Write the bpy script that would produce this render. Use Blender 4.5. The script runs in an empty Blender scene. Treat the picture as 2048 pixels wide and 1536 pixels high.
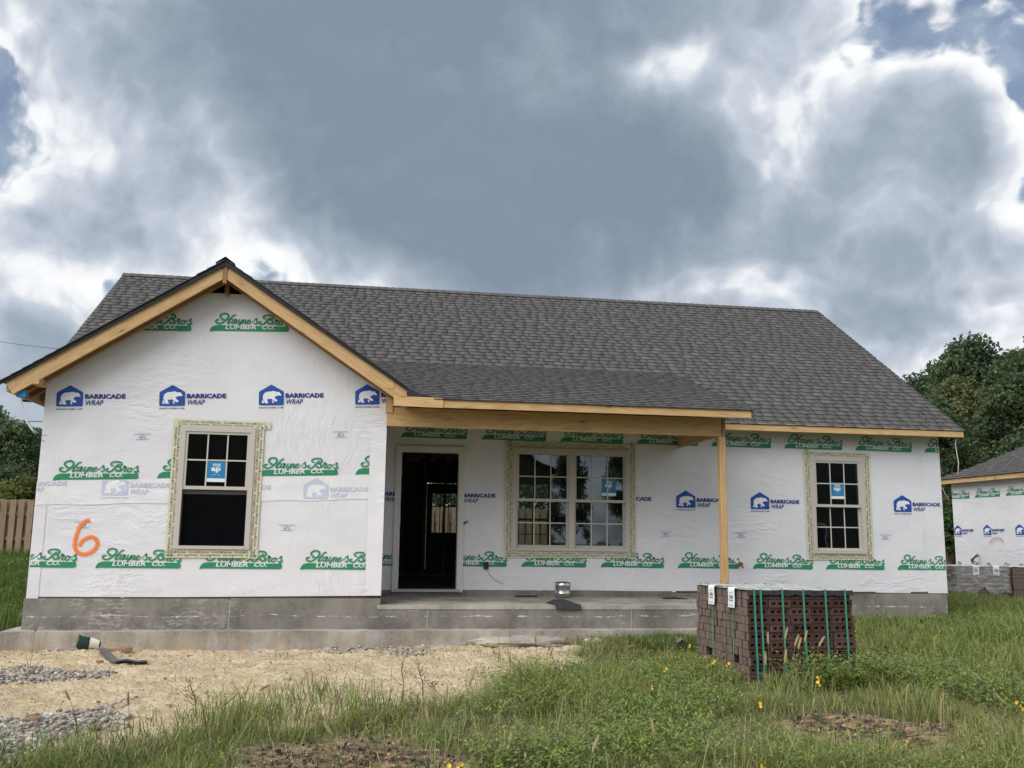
import bpy, bmesh, math, random
import numpy as np
from mathutils import Vector, Matrix
random.seed(7); RNG = np.random.default_rng(11)
SC = bpy.context.scene
COL = SC.collection
# ------------------------------------------------------------------ camera
F_PX = 1877.72; YAW, PITCH, ROLL = 0.158, 0.162, 0.013
CAM = np.array([-2.39, -13.887, 0.428])
def cam_axes():
    cy, sy, cp, sp, cr, sr = math.cos(YAW), math.sin(YAW), math.cos(PITCH), math.sin(PITCH), math.cos(ROLL), math.sin(ROLL)
    r = np.array([cy, -sy, 0]); f = np.array([sy*cp, cy*cp, sp]); u = np.cross(r, f)
    return cr*r+sr*u, -sr*r+cr*u, f
CR, CU, CF = cam_axes()
def ray(u, v):
    d = CR*((u-1024)/F_PX) + CU*(-(v-768)/F_PX) + CF
    return d/np.linalg.norm(d)
def at_y(u, v, Y): d = ray(u, v); return CAM + d*((Y-CAM[1])/d[1])
def at_z(u, v, Z): d = ray(u, v); return CAM + d*((Z-CAM[2])/d[2])
cd = bpy.data.cameras.new('camera'); cam = bpy.data.objects.new('camera', cd); COL.objects.link(cam)
cd.sensor_width = 36; cd.lens = F_PX/2048*36; cd.clip_end = 3000
m = Matrix(((CR[0], CU[0], -CF[0], CAM[0]), (CR[1], CU[1], -CF[1], CAM[1]), (CR[2], CU[2], -CF[2], CAM[2]), (0, 0, 0, 1)))
cam.matrix_world = m; SC.camera = cam
# ------------------------------------------------------------------ light
SUN_EL, SUN_AZ = math.radians(43), math.radians(232)     # azimuth clockwise from +Y
SUN_DIR = Vector((math.sin(SUN_AZ)*math.cos(SUN_EL), math.cos(SUN_AZ)*math.cos(SUN_EL), math.sin(SUN_EL)))
sl = bpy.data.lights.new('sun', 'SUN'); sun = bpy.data.objects.new('sun', sl); COL.objects.link(sun)
sl.energy = 2.9; sl.angle = math.radians(60); sl.color = (1.0, 0.975, 0.945)
sun.rotation_euler = (-SUN_DIR).to_track_quat('-Z', 'Y').to_euler(); sun.location = (0, -20, 20)
SC.view_settings.view_transform = 'Standard'; SC.view_settings.look = 'None'
SC.view_settings.exposure = 0.22; SC.view_settings.gamma = 1.0
SC.cycles.max_bounces = 6; SC.cycles.diffuse_bounces = 3; SC.cycles.adaptive_threshold = 0.02; SC.cycles.transparent_max_bounces = 16
# ------------------------------------------------------------------ node helper
class NT:
    def __init__(s, tree): s.t = tree; s.n = tree.nodes; s.l = tree.links
    def node(s, typ, **kw):
        n = s.n.new(typ)
        for k, v in kw.items(): setattr(n, k, v)
        return n
    def put(s, sock, v):
        if v is None: return
        if hasattr(v, 'is_linked') or hasattr(v, 'links'): s.l.new(v, sock)
        else:
            if isinstance(v, (tuple, list)) and sock.type == 'RGBA' and len(v) == 3: v = (*v, 1)
            sock.default_value = v
    def math(s, op, a, b=None, c=None, clamp=False):
        n = s.node('ShaderNodeMath', operation=op, use_clamp=clamp); s.put(n.inputs[0], a); s.put(n.inputs[1], b); s.put(n.inputs[2], c); return n.outputs[0]
    def vec(s, op, a, b=None, scale=None):
        n = s.node('ShaderNodeVectorMath', operation=op); s.put(n.inputs[0], a); s.put(n.inputs[1], b)
        if scale is not None: s.put(n.inputs['Scale'], scale)
        return n.outputs['Value'] if op in ('DOT_PRODUCT', 'LENGTH', 'DISTANCE') else n.outputs['Vector']
    def noise(s, vec, scale, detail=4, rough=0.5, dist=0.0, out='Fac', dims='3D'):
        n = s.node('ShaderNodeTexNoise', noise_dimensions=dims); s.put(n.inputs['Vector'], vec)
        n.inputs['Scale'].default_value = scale; n.inputs['Detail'].default_value = detail; n.inputs['Roughness'].default_value = rough; n.inputs['Distortion'].default_value = dist
        return n.outputs[out]
    def voronoi(s, vec, scale, out='Distance', feature='F1', rnd=1.0):
        n = s.node('ShaderNodeTexVoronoi', feature=feature); s.put(n.inputs['Vector'], vec); n.inputs['Scale'].default_value = scale; n.inputs['Randomness'].default_value = rnd
        return n.outputs[out]
    def remap(s, v, a, b, c=0.0, d=1.0, smooth=True):
        n = s.node('ShaderNodeMapRange', interpolation_type='SMOOTHSTEP' if smooth else 'LINEAR'); s.put(n.inputs[0], v)
        for i, q in enumerate((a, b, c, d)): s.put(n.inputs[i+1], q)
        return n.outputs[0]
    def mix(s, f, a, b, blend='MIX'):
        n = s.node('ShaderNodeMix', data_type='RGBA', blend_type=blend); s.put(n.inputs[0], f); s.put(n.inputs[6], a); s.put(n.inputs[7], b); return n.outputs[2]
    def mapping(s, vec, scale=(1, 1, 1), rot=(0, 0, 0), loc=(0, 0, 0)):
        n = s.node('ShaderNodeMapping'); s.put(n.inputs['Vector'], vec); n.inputs['Scale'].default_value = scale; n.inputs['Rotation'].default_value = rot; n.inputs['Location'].default_value = loc
        return n.outputs[0]
    def bump(s, h, strength=0.5, dist=0.01, normal=None):
        n = s.node('ShaderNodeBump'); s.put(n.inputs['Height'], h); n.inputs['Strength'].default_value = strength; n.inputs['Distance'].default_value = dist
        if normal is not None: s.put(n.inputs['Normal'], normal)
        return n.outputs[0]
# ------------------------------------------------------------------ sky
world = bpy.data.worlds.new('World'); SC.world = world; world.use_nodes = True
def build_sky():
    T = NT(world.node_tree); T.n.clear()
    out = T.node('ShaderNodeOutputWorld'); bg = T.node('ShaderNodeBackground'); T.l.new(bg.outputs[0], out.inputs[0])
    sky = T.node('ShaderNodeTexSky', sky_type='NISHITA', sun_disc=False)
    sky.sun_elevation = SUN_EL; sky.sun_rotation = SUN_AZ; sky.air_density = 1.3; sky.dust_density = 1.5
    d = T.node('ShaderNodeTexCoord').outputs['Generated']
    wn = T.noise(d, 4.0, 4, 0.6, out='Color')
    dw = T.vec('ADD', d, T.vec('SCALE', T.vec('SUBTRACT', wn, (0.5, 0.5, 0.5)), scale=0.13))
    def billow(vec, detail):
        n = T.node('ShaderNodeTexVoronoi', feature='F1'); T.put(n.inputs['Vector'], vec); n.inputs['Scale'].default_value = 7.0; n.inputs['Detail'].default_value = detail; n.inputs['Roughness'].default_value = 0.62; n.inputs['Lacunarity'].default_value = 2.2; n.normalize = True
        return n.outputs['Distance']
    def blob(u, v, rx, ry, amp, soft=0.35, rot=0.0):
        c = ray(u, v); a = np.cross(c, (0, 0, 1.0)); a /= np.linalg.norm(a); b = np.cross(a, c)
        ca, sa = math.cos(rot), math.sin(rot); a, b = ca*a+sa*b, -sa*a+ca*b
        da = T.math('MULTIPLY', T.vec('DOT_PRODUCT', dw, tuple(a)), F_PX/rx); db = T.math('MULTIPLY', T.vec('DOT_PRODUCT', dw, tuple(b)), F_PX/ry)
        r = T.math('SQRT', T.math('ADD', T.math('MULTIPLY', da, da), T.math('MULTIPLY', db, db)))
        front = T.remap(T.vec('DOT_PRODUCT', d, tuple(c)), 0.2, 0.5)
        return T.math('MULTIPLY', T.math('MULTIPLY', T.remap(r, 1+soft, 1-soft, 0, 1), front), amp)
    n1 = T.noise(dw, 3.0, 6, 0.60)
    vb = billow(dw, 3.0)
    L = Vector((-0.30, -0.1, 0.95)).normalized()
    vl = billow(T.vec('ADD', dw, tuple(L*0.022)), 2.0)
    C = T.math('MULTIPLY_ADD', n1, 1.9, -0.81)
    C = T.math('ADD', C, T.math('MULTIPLY_ADD', vb, -1.35, 0.45))
    n2a = T.noise(dw, 10.0, 5, 0.62); fine = T.noise(dw, 34.0, 4, 0.62)
    C = T.math('ADD', C, T.math('MULTIPLY_ADD', n2a, 0.55, -0.275)); C = T.math('ADD', C, T.math('MULTIPLY_ADD', fine, 0.28, -0.14))
    for b in SKY_BLOBS: C = T.math('ADD', C, blob(*b))
    alpha = T.remap(C, -0.06, 0.12)
    thick = T.remap(C, 0.0, 1.30, smooth=False)
    rel = T.math('SUBTRACT', vl, vb)                        # billows: bright towards the light, grey away from it
    thin = T.remap(thick, 0.02, 0.80, 1.0, 0.22)
    cr = T.node('ShaderNodeValToRGB'); e = cr.color_ramp.elements
    e[0].position = 0.0; e[0].color = (0.90, 0.91, 0.92, 1)
    e[1].position = 1.0; e[1].color = (0.212, 0.262, 0.332, 1)
    for p_, c_ in ((0.16, (0.80, 0.82, 0.85, 1)), (0.34, (0.53, 0.58, 0.655, 1)), (0.60, (0.33, 0.39, 0.475, 1)), (0.85, (0.242, 0.296, 0.370, 1))):
        q = cr.color_ramp.elements.new(p_); q.color = c_
    th = T.math('ADD', thick, T.math('MULTIPLY', T.math('MULTIPLY', rel, thin), -2.6)); th = T.math('ADD', th, T.math('MULTIPLY_ADD', n2a, 0.12, -0.06), clamp=True)
    T.l.new(th, cr.inputs[0])
    blue = T.mix(1.0, T.vec('SCALE', sky.outputs[0], scale=0.085), (0.92, 0.97, 1.06), 'MULTIPLY')
    veil = T.remap(n2a, 0.35, 0.75, 0.15, 0.7)            # thin high veil over the blue
    blue = T.mix(veil, blue, (0.50, 0.57, 0.67))
    colr = T.mix(alpha, blue, cr.outputs[0])
    z = T.node('ShaderNodeSeparateXYZ'); T.l.new(d, z.inputs[0])
    hz = T.remap(z.outputs[2], 0.02, 0.20, 0.45, 0.0)     # paler air near the horizon
    colr = T.mix(hz, colr, (0.42, 0.49, 0.57))
    T.l.new(colr, bg.inputs['Color']); bg.inputs['Strength'].default_value = 0.95
    world.cycles.sampling_method = 'NONE'
# (pixel u, v, radius x, radius y, amplitude, softness, rotation): the cloud masses seen in the photograph
SKY_BLOBS = [
    (980, 60, 530, 420, 0.85, 0.45, 0.0), (1080, 440, 470, 180, 0.80, 0.55, 0.0), (620, 40, 330, 240, 0.34, 0.7, 0.0),
    (1800, 450, 230, 220, 0.50, 0.30, 0.0), (1870, 270, 150, 90, 0.26, 0.45, 0.0), (1800, 640, 330, 130, 0.26, 0.6, 0),
    (1780, 70, 200, 130, 0.10, 0.8, 0), (1540, 330, 80, 150, -0.20, 0.6, 0), (290, 400, 220, 130, 0.20, 0.6, 0.2), (240, 60, 200, 100, 0.16, 0.6, 0), (90, 470, 160, 120, 0.08, 0.6, 0), (60, 640, 140, 60, 0.1, 0.6, 0),
    (10, 215, 90, 120, -0.40, 0.6, 0), (170, 575, 130, 60, -0.40, 0.6, 0), (2010, 60, 80, 110, -0.22, 0.6, 0), (2045, 300, 60, 130, -0.35, 0.5, 0), (1960, 560, 60, 60, -0.2, 0.6, 0),
    (1335, 112, 80, 50, -0.62, 0.8, 0.3), (480, 300, 50, 130, -0.26, 0.7, 0.5), (1420, 575, 240, 40, -0.30, 0.6, 0), (600, 500, 160, 50, -0.10, 0.7, 0),
]
build_sky()
# ------------------------------------------------------------------ materials
MATS = {}
def mat(name, fn):
    if name in MATS: return MATS[name]
    m_ = bpy.data.materials.new(name); m_.use_nodes = True
    T = NT(m_.node_tree); bs = m_.node_tree.nodes['Principled BSDF']; fn(T, bs); MATS[name] = m_; return m_
def flat(name, c, rough=0.6, metal=0.0, spec=0.5, var=0.0, scale=8.0):
    def fn(T, b):
        b.inputs['Roughness'].default_value = rough; b.inputs['Metallic'].default_value = metal; b.inputs['Specular IOR Level'].default_value = spec
        if var:
            pos = T.node('ShaderNodeTexCoord').outputs['Object']
            n = T.noise(pos, scale, 5, 0.6)
            T.put(b.inputs['Base Color'], T.mix(n, tuple(x*(1-var) for x in c), tuple(min(1, x*(1+var)) for x in c)))
        else: b.inputs['Base Color'].default_value = (*c, 1)
    return mat(name, fn)
def world_pos(T): return T.node('ShaderNodeNewGeometry').outputs['Position']
def wrap_bump(T):
    pos = world_pos(T)
    # soft sags, diagonal pull wrinkles, fine crinkle
    a = T.noise(T.mapping(pos, (1.0, 1.0, 1.6)), 1.6, 3, 0.5)
    warp = T.vec('ADD', pos, T.vec('SCALE', T.noise(pos, 1.3, 3, 0.5, out='Color'), scale=0.55))
    w1 = T.noise(T.mapping(warp, (1.8, 1, 8.0), (0, math.radians(38), 0)), 1.2, 3, 0.55)
    w2 = T.noise(T.mapping(warp, (8.0, 1, 1.4), (0, math.radians(24), 0)), 1.3, 3, 0.55)
    msk = T.remap(T.noise(pos, 0.9, 2, 0.5), 0.47, 0.62)
    msk2 = T.remap(T.noise(T.vec('ADD', pos, (7, 0, 3)), 0.8, 2, 0.5), 0.48, 0.64)
    r1 = T.math('ABSOLUTE', T.math('SUBTRACT', w1, 0.5)); r2 = T.math('ABSOLUTE', T.math('SUBTRACT', w2, 0.5))
    h = T.math('ADD', T.math('MULTIPLY', a, 1.0), T.math('MULTIPLY', T.math('MULTIPLY', r1, msk), 1.6))
    h = T.math('ADD', h, T.math('MULTIPLY', T.math('MULTIPLY', r2, msk2), 1.4))
    h = T.math('ADD', h, T.math('MULTIPLY', T.noise(pos, 26, 3, 0.6), 0.06))
    return T.bump(h, 0.5, 0.03)
def wrapmat(name, c, rough=0.5):
    def fn(T, b):
        pos = world_pos(T)
        n = T.noise(pos, 2.2, 5, 0.6); g = T.noise(pos, 60, 3, 0.6)
        c0 = T.mix(T.remap(n, 0.3, 0.75), tuple(x*0.93 for x in c), c); c0 = T.mix(T.remap(g, 0.45, 0.75, 0, 0.16), c0, tuple(x*0.84 for x in c))
        # splashed dirt low down with its own ragged shape
        sp = T.node('ShaderNodeSeparateXYZ'); T.l.new(pos, sp.inputs[0])
        dm = T.math('MULTIPLY', T.remap(T.noise(pos, 7, 6, 0.7), 0.52, 0.8), T.remap(sp.outputs[2], -0.33, 0.1, 0.5, 0.0))
        c0 = T.mix(dm, c0, (0.42, 0.36, 0.28))
        T.put(b.inputs['Base Color'], c0); b.inputs['Roughness'].default_value = rough; b.inputs['Specular IOR Level'].default_value = 0.35
        T.put(b.inputs['Normal'], wrap_bump(T))
    return mat(name, fn)
def inkmat(name, c, rough=0.5):
    def fn(T, b):
        n = T.noise(world_pos(T), 14, 5, 0.65)
        T.put(b.inputs['Base Color'], T.mix(T.remap(n, 0.4, 0.8, 0, 0.35), c, tuple(min(1, x*1.25+0.02) for x in c)))
        b.inputs['Roughness'].default_value = rough; b.inputs['Specular IOR Level'].default_value = 0.3
        T.put(b.inputs['Normal'], wrap_bump(T))
    return mat(name, fn)
WRAP = wrapmat('house_wrap', (0.735, 0.728, 0.765)); WRAP2 = wrapmat('house_wrap_double', (0.775, 0.77, 0.795), 0.45)
GREEN = inkmat('green_ink', (0.022, 0.235, 0.105)); BLUE = inkmat('blue_ink', (0.016, 0.072, 0.32)); NAVY = inkmat('navy_ink', (0.018, 0.032, 0.20))
PALEBLUE = inkmat('blue_ink_through_sheet', (0.50, 0.55, 0.66)); PRINTWHITE = inkmat('unprinted_sheet', (0.735, 0.728, 0.765)); PALEWHITE = inkmat('double_sheet', (0.775, 0.77, 0.795))
def wood_fn(c1, c2, knots=True, rough=0.62):
    def fn(T, b):
        ob = T.node('ShaderNodeTexCoord').outputs['Object']; rnd = T.node('ShaderNodeObjectInfo').outputs['Random']
        off = T.node('ShaderNodeCombineXYZ'); T.l.new(T.math('MULTIPLY', rnd, 37.0), off.inputs[0]); T.l.new(T.math('MULTIPLY', rnd, 11.0), off.inputs[1])
        p_ = T.vec('ADD', ob, off.outputs[0])
        wv = T.noise(T.mapping(p_, (0.55, 6, 6)), 1.0, 3, 0.5, out='Fac')
        rings = T.math('SINE', T.math('MULTIPLY', wv, 70.0))
        fib = T.noise(T.mapping(p_, (3, 120, 120)), 1.0, 4, 0.6)
        f = T.math('ADD', T.math('MULTIPLY_ADD', rings, 0.22, 0.4), T.math('MULTIPLY_ADD', fib, 0.7, -0.35), clamp=True)
        c = T.mix(f, c1, c2)
        blot = T.noise(T.mapping(p_, (1.2, 5, 5)), 1.0, 4, 0.6); c = T.mix(T.remap(blot, 0.55, 0.8, 0, 0.45), c, tuple(x*0.72 for x in c2))
        if knots:
            vd = T.voronoi(T.mapping(p_, (2.2, 9, 9)), 1.0); kn = T.remap(vd, 0.05, 0.13, 0.85, 0.0); c = T.mix(T.remap(vd, 0.10, 0.30, 0.35, 0.0), c, tuple(x*0.6 for x in c2))
            c = T.mix(kn, c, (0.10, 0.045, 0.02))
        tone = T.math('MULTIPLY_ADD', rnd, 0.22, 0.89); c = T.vec('SCALE', c, scale=tone)
        T.put(b.inputs['Base Color'], c); b.inputs['Roughness'].default_value = rough; b.inputs['Specular IOR Level'].default_value = 0.3
        T.put(b.inputs['Normal'], T.bump(fib, 0.25, 0.002))
    return fn
WOOD = mat('pine_lumber', wood_fn((0.63, 0.43, 0.215), (0.45, 0.26, 0.11)))
WOOD2 = mat('brown_lumber', wood_fn((0.36, 0.21, 0.10), (0.24, 0.125, 0.055)))
FENCE = mat('fence_wood', wood_fn((0.33, 0.24, 0.155), (0.21, 0.145, 0.09)))
DARKWOOD = mat('framing_lumber', wood_fn((0.30, 0.20, 0.11), (0.20, 0.125, 0.06), False))
def concrete_fn(c, flakes=False, line=None):
    def fn(T, b):
        pos = world_pos(T); n = T.noise(pos, 1.7, 7, 0.62); g = T.noise(pos, 34, 5, 0.65)
        k = T.mix(T.remap(n, 0.32, 0.66), tuple(x*0.60 for x in c), tuple(x*1.25 for x in c)); st = T.noise(T.mapping(pos, (2.2, 2.2, 0.5)), 2.0, 6, 0.65); k = T.mix(T.remap(st, 0.48, 0.72, 0, 0.55), k, tuple(x*0.55 for x in c)); k = T.mix(T.remap(g, 0.4, 0.8, 0, 0.4), k, tuple(x*1.5 for x in c))
        lime = T.remap(T.noise(T.mapping(pos, (1.0, 1, 3.2)), 3.6, 8, 0.72), 0.60, 0.72, 0, 0.5); k = T.mix(lime, k, (0.50, 0.48, 0.44))
        h = g
        if flakes:   # board-marked face: flakes of the form boards
            fl = T.voronoi(T.mapping(pos, (15, 15, 42), (0, 0.5, 0)), 1.0, out='Color'); sp = T.node('ShaderNodeSeparateColor'); T.l.new(fl, sp.inputs[0])
            sx = T.node('ShaderNodeSeparateXYZ'); T.l.new(pos, sx.inputs[0])
            keep = T.math('MULTIPLY', T.remap(sp.outputs[0], 0.5, 0.8, 0, 0.5), T.math('MULTIPLY', T.remap(sx.outputs[0], -3.7, -4.1), T.remap(T.noise(pos, 2.6, 4, 0.6), 0.36, 0.55)))
            k = T.mix(keep, k, (0.42, 0.39, 0.35)); h = T.math('ADD', g, keep)
            # ragged lime line along the cold joint
            wz = T.math('MULTIPLY_ADD', T.noise(T.mapping(pos, (0.7, 0, 0)), 1.0, 4, 0.6), 0.16, -0.64)
            dz = T.math('ABSOLUTE', T.math('SUBTRACT', sx.outputs[2], wz)); wd = T.remap(T.noise(pos, 5, 5, 0.7), 0.45, 0.78, 0.0, 0.020)
            ln = T.math('LESS_THAN', dz, wd); k = T.mix(T.math('MULTIPLY', ln, T.remap(T.noise(pos, 60, 2, 0.6), 0.35, 0.6)), k, (0.62, 0.60, 0.55))
        zz = T.node('ShaderNodeSeparateXYZ'); T.l.new(pos, zz.inputs[0]); mud = T.math('MULTIPLY', T.remap(T.noise(pos, 5, 6, 0.7), 0.40, 0.62), T.remap(zz.outputs[2], -0.95, -0.66, 0.75, 0.0)); k = T.mix(mud, k, (0.36, 0.27, 0.17))
        T.put(b.inputs['Base Color'], k); b.inputs['Roughness'].default_value = 0.85; b.inputs['Specular IOR Level'].default_value = 0.25
        T.put(b.inputs['Normal'], T.bump(h, 0.35, 0.006))
    return fn
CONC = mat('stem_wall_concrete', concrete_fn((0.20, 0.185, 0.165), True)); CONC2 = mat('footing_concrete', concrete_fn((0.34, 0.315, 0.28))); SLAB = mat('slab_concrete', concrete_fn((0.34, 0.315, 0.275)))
MORTAR = flat('lime_joint', (0.40, 0.375, 0.335), 0.9, var=0.2)
def shingle_fn(T, b):
    a = T.node('ShaderNodeAttribute', attribute_name='Col').outputs['Color']; pos = T.node('ShaderNodeTexCoord').outputs['Object']
    gp = world_pos(T); g = T.noise(gp, 140, 3, 0.7); big = T.noise(gp, 1.1, 4, 0.6)
    c = T.mix(T.remap(g, 0.3, 0.75), T.vec('SCALE', a, scale=0.75), T.vec('SCALE', a, scale=1.28)); c = T.mix(T.remap(big, 0.35, 0.7, 0, 0.2), c, T.vec('SCALE', a, scale=1.2))
    T.put(b.inputs['Base Color'], c); b.inputs['Roughness'].default_value = 0.9; b.inputs['Specular IOR Level'].default_value = 0.25
    T.put(b.inputs['Normal'], T.bump(g, 0.5, 0.004))
SHINGLE = mat('asphalt_shingle', shingle_fn)
BLACK = flat('black_felt', (0.018, 0.019, 0.022), 0.75, var=0.3); DECK = flat('roof_sheathing', (0.26, 0.16, 0.085), 0.8, var=0.3, scale=14)
VINYL = flat('tan_vinyl', (0.50, 0.46, 0.415), 0.42); VINYLD = flat('muntin_vinyl', (0.52, 0.51, 0.43), 0.45)
DOORWHITE = flat('primed_door_trim', (0.66, 0.64, 0.62), 0.5, var=0.06); TAPE = flat('flashing_tape', (0.60, 0.575, 0.41), 0.5, var=0.1, scale=5); TAPEINK = flat('tape_ink', (0.10, 0.09, 0.05), 0.6); TAPEBLUE = flat('tape_blue_ink', (0.05, 0.07, 0.22), 0.6)
STICK = flat('sticker_blue', (0.01, 0.19, 0.42), 0.45); STICKW = flat('sticker_white', (0.72, 0.76, 0.78), 0.5); METAL = flat('galvanised_steel', (0.58, 0.57, 0.55), 0.32, 1.0, var=0.15, scale=20)
STEELD = flat('dark_steel', (0.10, 0.10, 0.10), 0.5, 0.8); WIREW = flat('white_cable', (0.70, 0.69, 0.66), 0.5); BOXBLUE = flat('blue_box', (0.03, 0.25, 0.50), 0.45); BLACKP = flat('black_plastic', (0.02, 0.02, 0.022), 0.4)
REDBIT = flat('red_plastic', (0.55, 0.09, 0.04), 0.5); COPPER = flat('rusty_pipe', (0.24, 0.09, 0.05), 0.6, var=0.3); PVC = flat('white_pvc', (0.7, 0.7, 0.68), 0.4); STRAP = flat('green_strap', (0.045, 0.27, 0.19), 0.45); DOORBLACK = flat('dark_door_paint', (0.02, 0.035, 0.04), 0.4)
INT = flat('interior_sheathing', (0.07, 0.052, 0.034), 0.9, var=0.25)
def glass_fn(T, b):
    tr = T.node('ShaderNodeBsdfTransparent'); tr.inputs[0].default_value = (0.80, 0.85, 0.83, 1)
    gl = T.node('ShaderNodeBsdfGlossy'); gl.inputs['Roughness'].default_value = 0.015; gl.inputs['Color'].default_value = (0.9, 0.95, 1, 1)
    n = T.noise(world_pos(T), 2.3, 2, 0.5); T.l.new(T.bump(n, 0.04, 0.02), gl.inputs['Normal'])
    fr = T.node('ShaderNodeFresnel'); fr.inputs[0].default_value = 1.45
    fac = T.math('MULTIPLY_ADD', fr.outputs[0], 1.3, 0.045, clamp=True); mx = T.node('ShaderNodeMixShader'); T.l.new(fac, mx.inputs[0]); T.l.new(tr.outputs[0], mx.inputs[1]); T.l.new(gl.outputs[0], mx.inputs[2])
    o = [n_ for n_ in T.n if n_.type == 'OUTPUT_MATERIAL'][0]; T.l.new(mx.outputs[0], o.inputs[0])
GLASS = mat('window_glass', glass_fn)
def screen_fn(T, b):
    tr = T.node('ShaderNodeBsdfTransparent'); df = T.node('ShaderNodeBsdfDiffuse'); df.inputs[0].default_value = (0.008, 0.009, 0.012, 1)
    mx = T.node('ShaderNodeMixShader'); mx.inputs[0].default_value = 0.35; T.l.new(tr.outputs[0], mx.inputs[1]); T.l.new(df.outputs[0], mx.inputs[2])
    o = [n_ for n_ in T.n if n_.type == 'OUTPUT_MATERIAL'][0]; T.l.new(mx.outputs[0], o.inputs[0])
SCREEN = mat('insect_screen', screen_fn)
def brick_fn(end):
  def fn(T, b):
    rnd = T.node('ShaderNodeObjectInfo').outputs['Random']; gp = world_pos(T); g = T.noise(gp, 45, 5, 0.65); n = T.noise(gp, 6, 4, 0.6)
    if end: c = T.mix(rnd, (0.105, 0.074, 0.060), (0.165, 0.125, 0.106)); c = T.mix(T.remap(g, 0.3, 0.75, 0, 0.6), c, (0.20, 0.16, 0.138)); c = T.mix(T.remap(n, 0.5, 0.8, 0, 0.4), c, (0.26, 0.225, 0.195))
    else: c = T.mix(rnd, (0.040, 0.021, 0.017), (0.100, 0.056, 0.046)); c = T.mix(T.remap(g, 0.35, 0.8, 0, 0.4), c, (0.115, 0.072, 0.060)); c = T.mix(T.remap(n, 0.58, 0.8, 0, 0.3), c, (0.17, 0.125, 0.105))
    T.put(b.inputs['Base Color'], c); b.inputs['Roughness'].default_value = 0.9; b.inputs['Specular IOR Level'].default_value = 0.2; T.put(b.inputs['Normal'], T.bump(g, 0.5, 0.006))
  return fn
BRICK = [mat('brown_brick', brick_fn(False)), mat('brown_brick_face', brick_fn(True))]
def film_fn(T, b):
    pos = world_pos(T); n = T.noise(T.mapping(pos, (3, 3, 14)), 1.4, 5, 0.6)
    tr = T.node('ShaderNodeBsdfTransparent'); b.inputs['Base Color'].default_value = (0.62, 0.62, 0.62, 1); b.inputs['Roughness'].default_value = 0.25; T.put(b.inputs['Normal'], T.bump(n, 0.8, 0.02))
    mx = T.node('ShaderNodeMixShader'); T.put(mx.inputs[0], T.remap(n, 0.35, 0.75, 0.18, 0.62)); T.l.new(tr.outputs[0], mx.inputs[1]); T.l.new(b.outputs[0], mx.inputs[2])
    o = [n_ for n_ in T.n if n_.type == 'OUTPUT_MATERIAL'][0]; T.l.new(mx.outputs[0], o.inputs[0])
FILM = mat('stretch_film', film_fn)
def spray_fn(T, b):
    a = T.node('ShaderNodeAttribute', attribute_name='Edge').outputs['Fac']
    n = T.noise(world_pos(T), 110, 3, 0.75); f = T.math('ADD', a, T.math('MULTIPLY_ADD', n, 0.9, -0.45)); f = T.remap(f, 0.14, 0.85, 0.0, 0.97)
    b.inputs['Base Color'].default_value = (0.92, 0.20, 0.012, 1); b.inputs['Roughness'].default_value = 0.6
    tr = T.node('ShaderNodeBsdfTransparent'); mx = T.node('ShaderNodeMixShader'); T.l.new(f, mx.inputs[0]); T.l.new(tr.outputs[0], mx.inputs[1]); T.l.new(b.outputs[0], mx.inputs[2])
    o = [n_ for n_ in T.n if n_.type == 'OUTPUT_MATERIAL'][0]; T.l.new(mx.outputs[0], o.inputs[0])
SPRAY = mat('orange_spray_paint', spray_fn)
def leafy_fn(rough=0.55, trans=0.35):
    def fn(T, b):
        a = T.node('ShaderNodeAttribute', attribute_name='Col').outputs['Color']
        T.put(b.inputs['Base Color'], a); b.inputs['Roughness'].default_value = rough; b.inputs['Specular IOR Level'].default_value = 0.25
        tl = T.node('ShaderNodeBsdfTranslucent'); T.put(tl.inputs[0], a); mx = T.node('ShaderNodeMixShader'); mx.inputs[0].default_value = trans
        T.l.new(b.outputs[0], mx.inputs[1]); T.l.new(tl.outputs[0], mx.inputs[2]); o = [n_ for n_ in T.n if n_.type == 'OUTPUT_MATERIAL'][0]; T.l.new(mx.outputs[0], o.inputs[0])
    return fn
LEAF = mat('leaf', leafy_fn()); GRASS = mat('grass_blade', leafy_fn(0.5, 0.3)); BARK = flat('bark', (0.09, 0.065, 0.045), 0.9, var=0.35, scale=12); STEMDRY = flat('dry_stem', (0.075, 0.05, 0.03), 0.9, var=0.3, scale=20)
def vcol_fn(T, b):
    a = T.node('ShaderNodeAttribute', attribute_name='Col').outputs['Color']; n = T.noise(world_pos(T), 30, 4, 0.65)
    T.put(b.inputs['Base Color'], T.mix(n, T.vec('SCALE', a, scale=0.75), T.vec('SCALE', a, scale=1.25))); b.inputs['Roughness'].default_value = 0.9; b.inputs['Specular IOR Level'].default_value = 0.2
STONE = mat('stone', vcol_fn)
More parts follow.
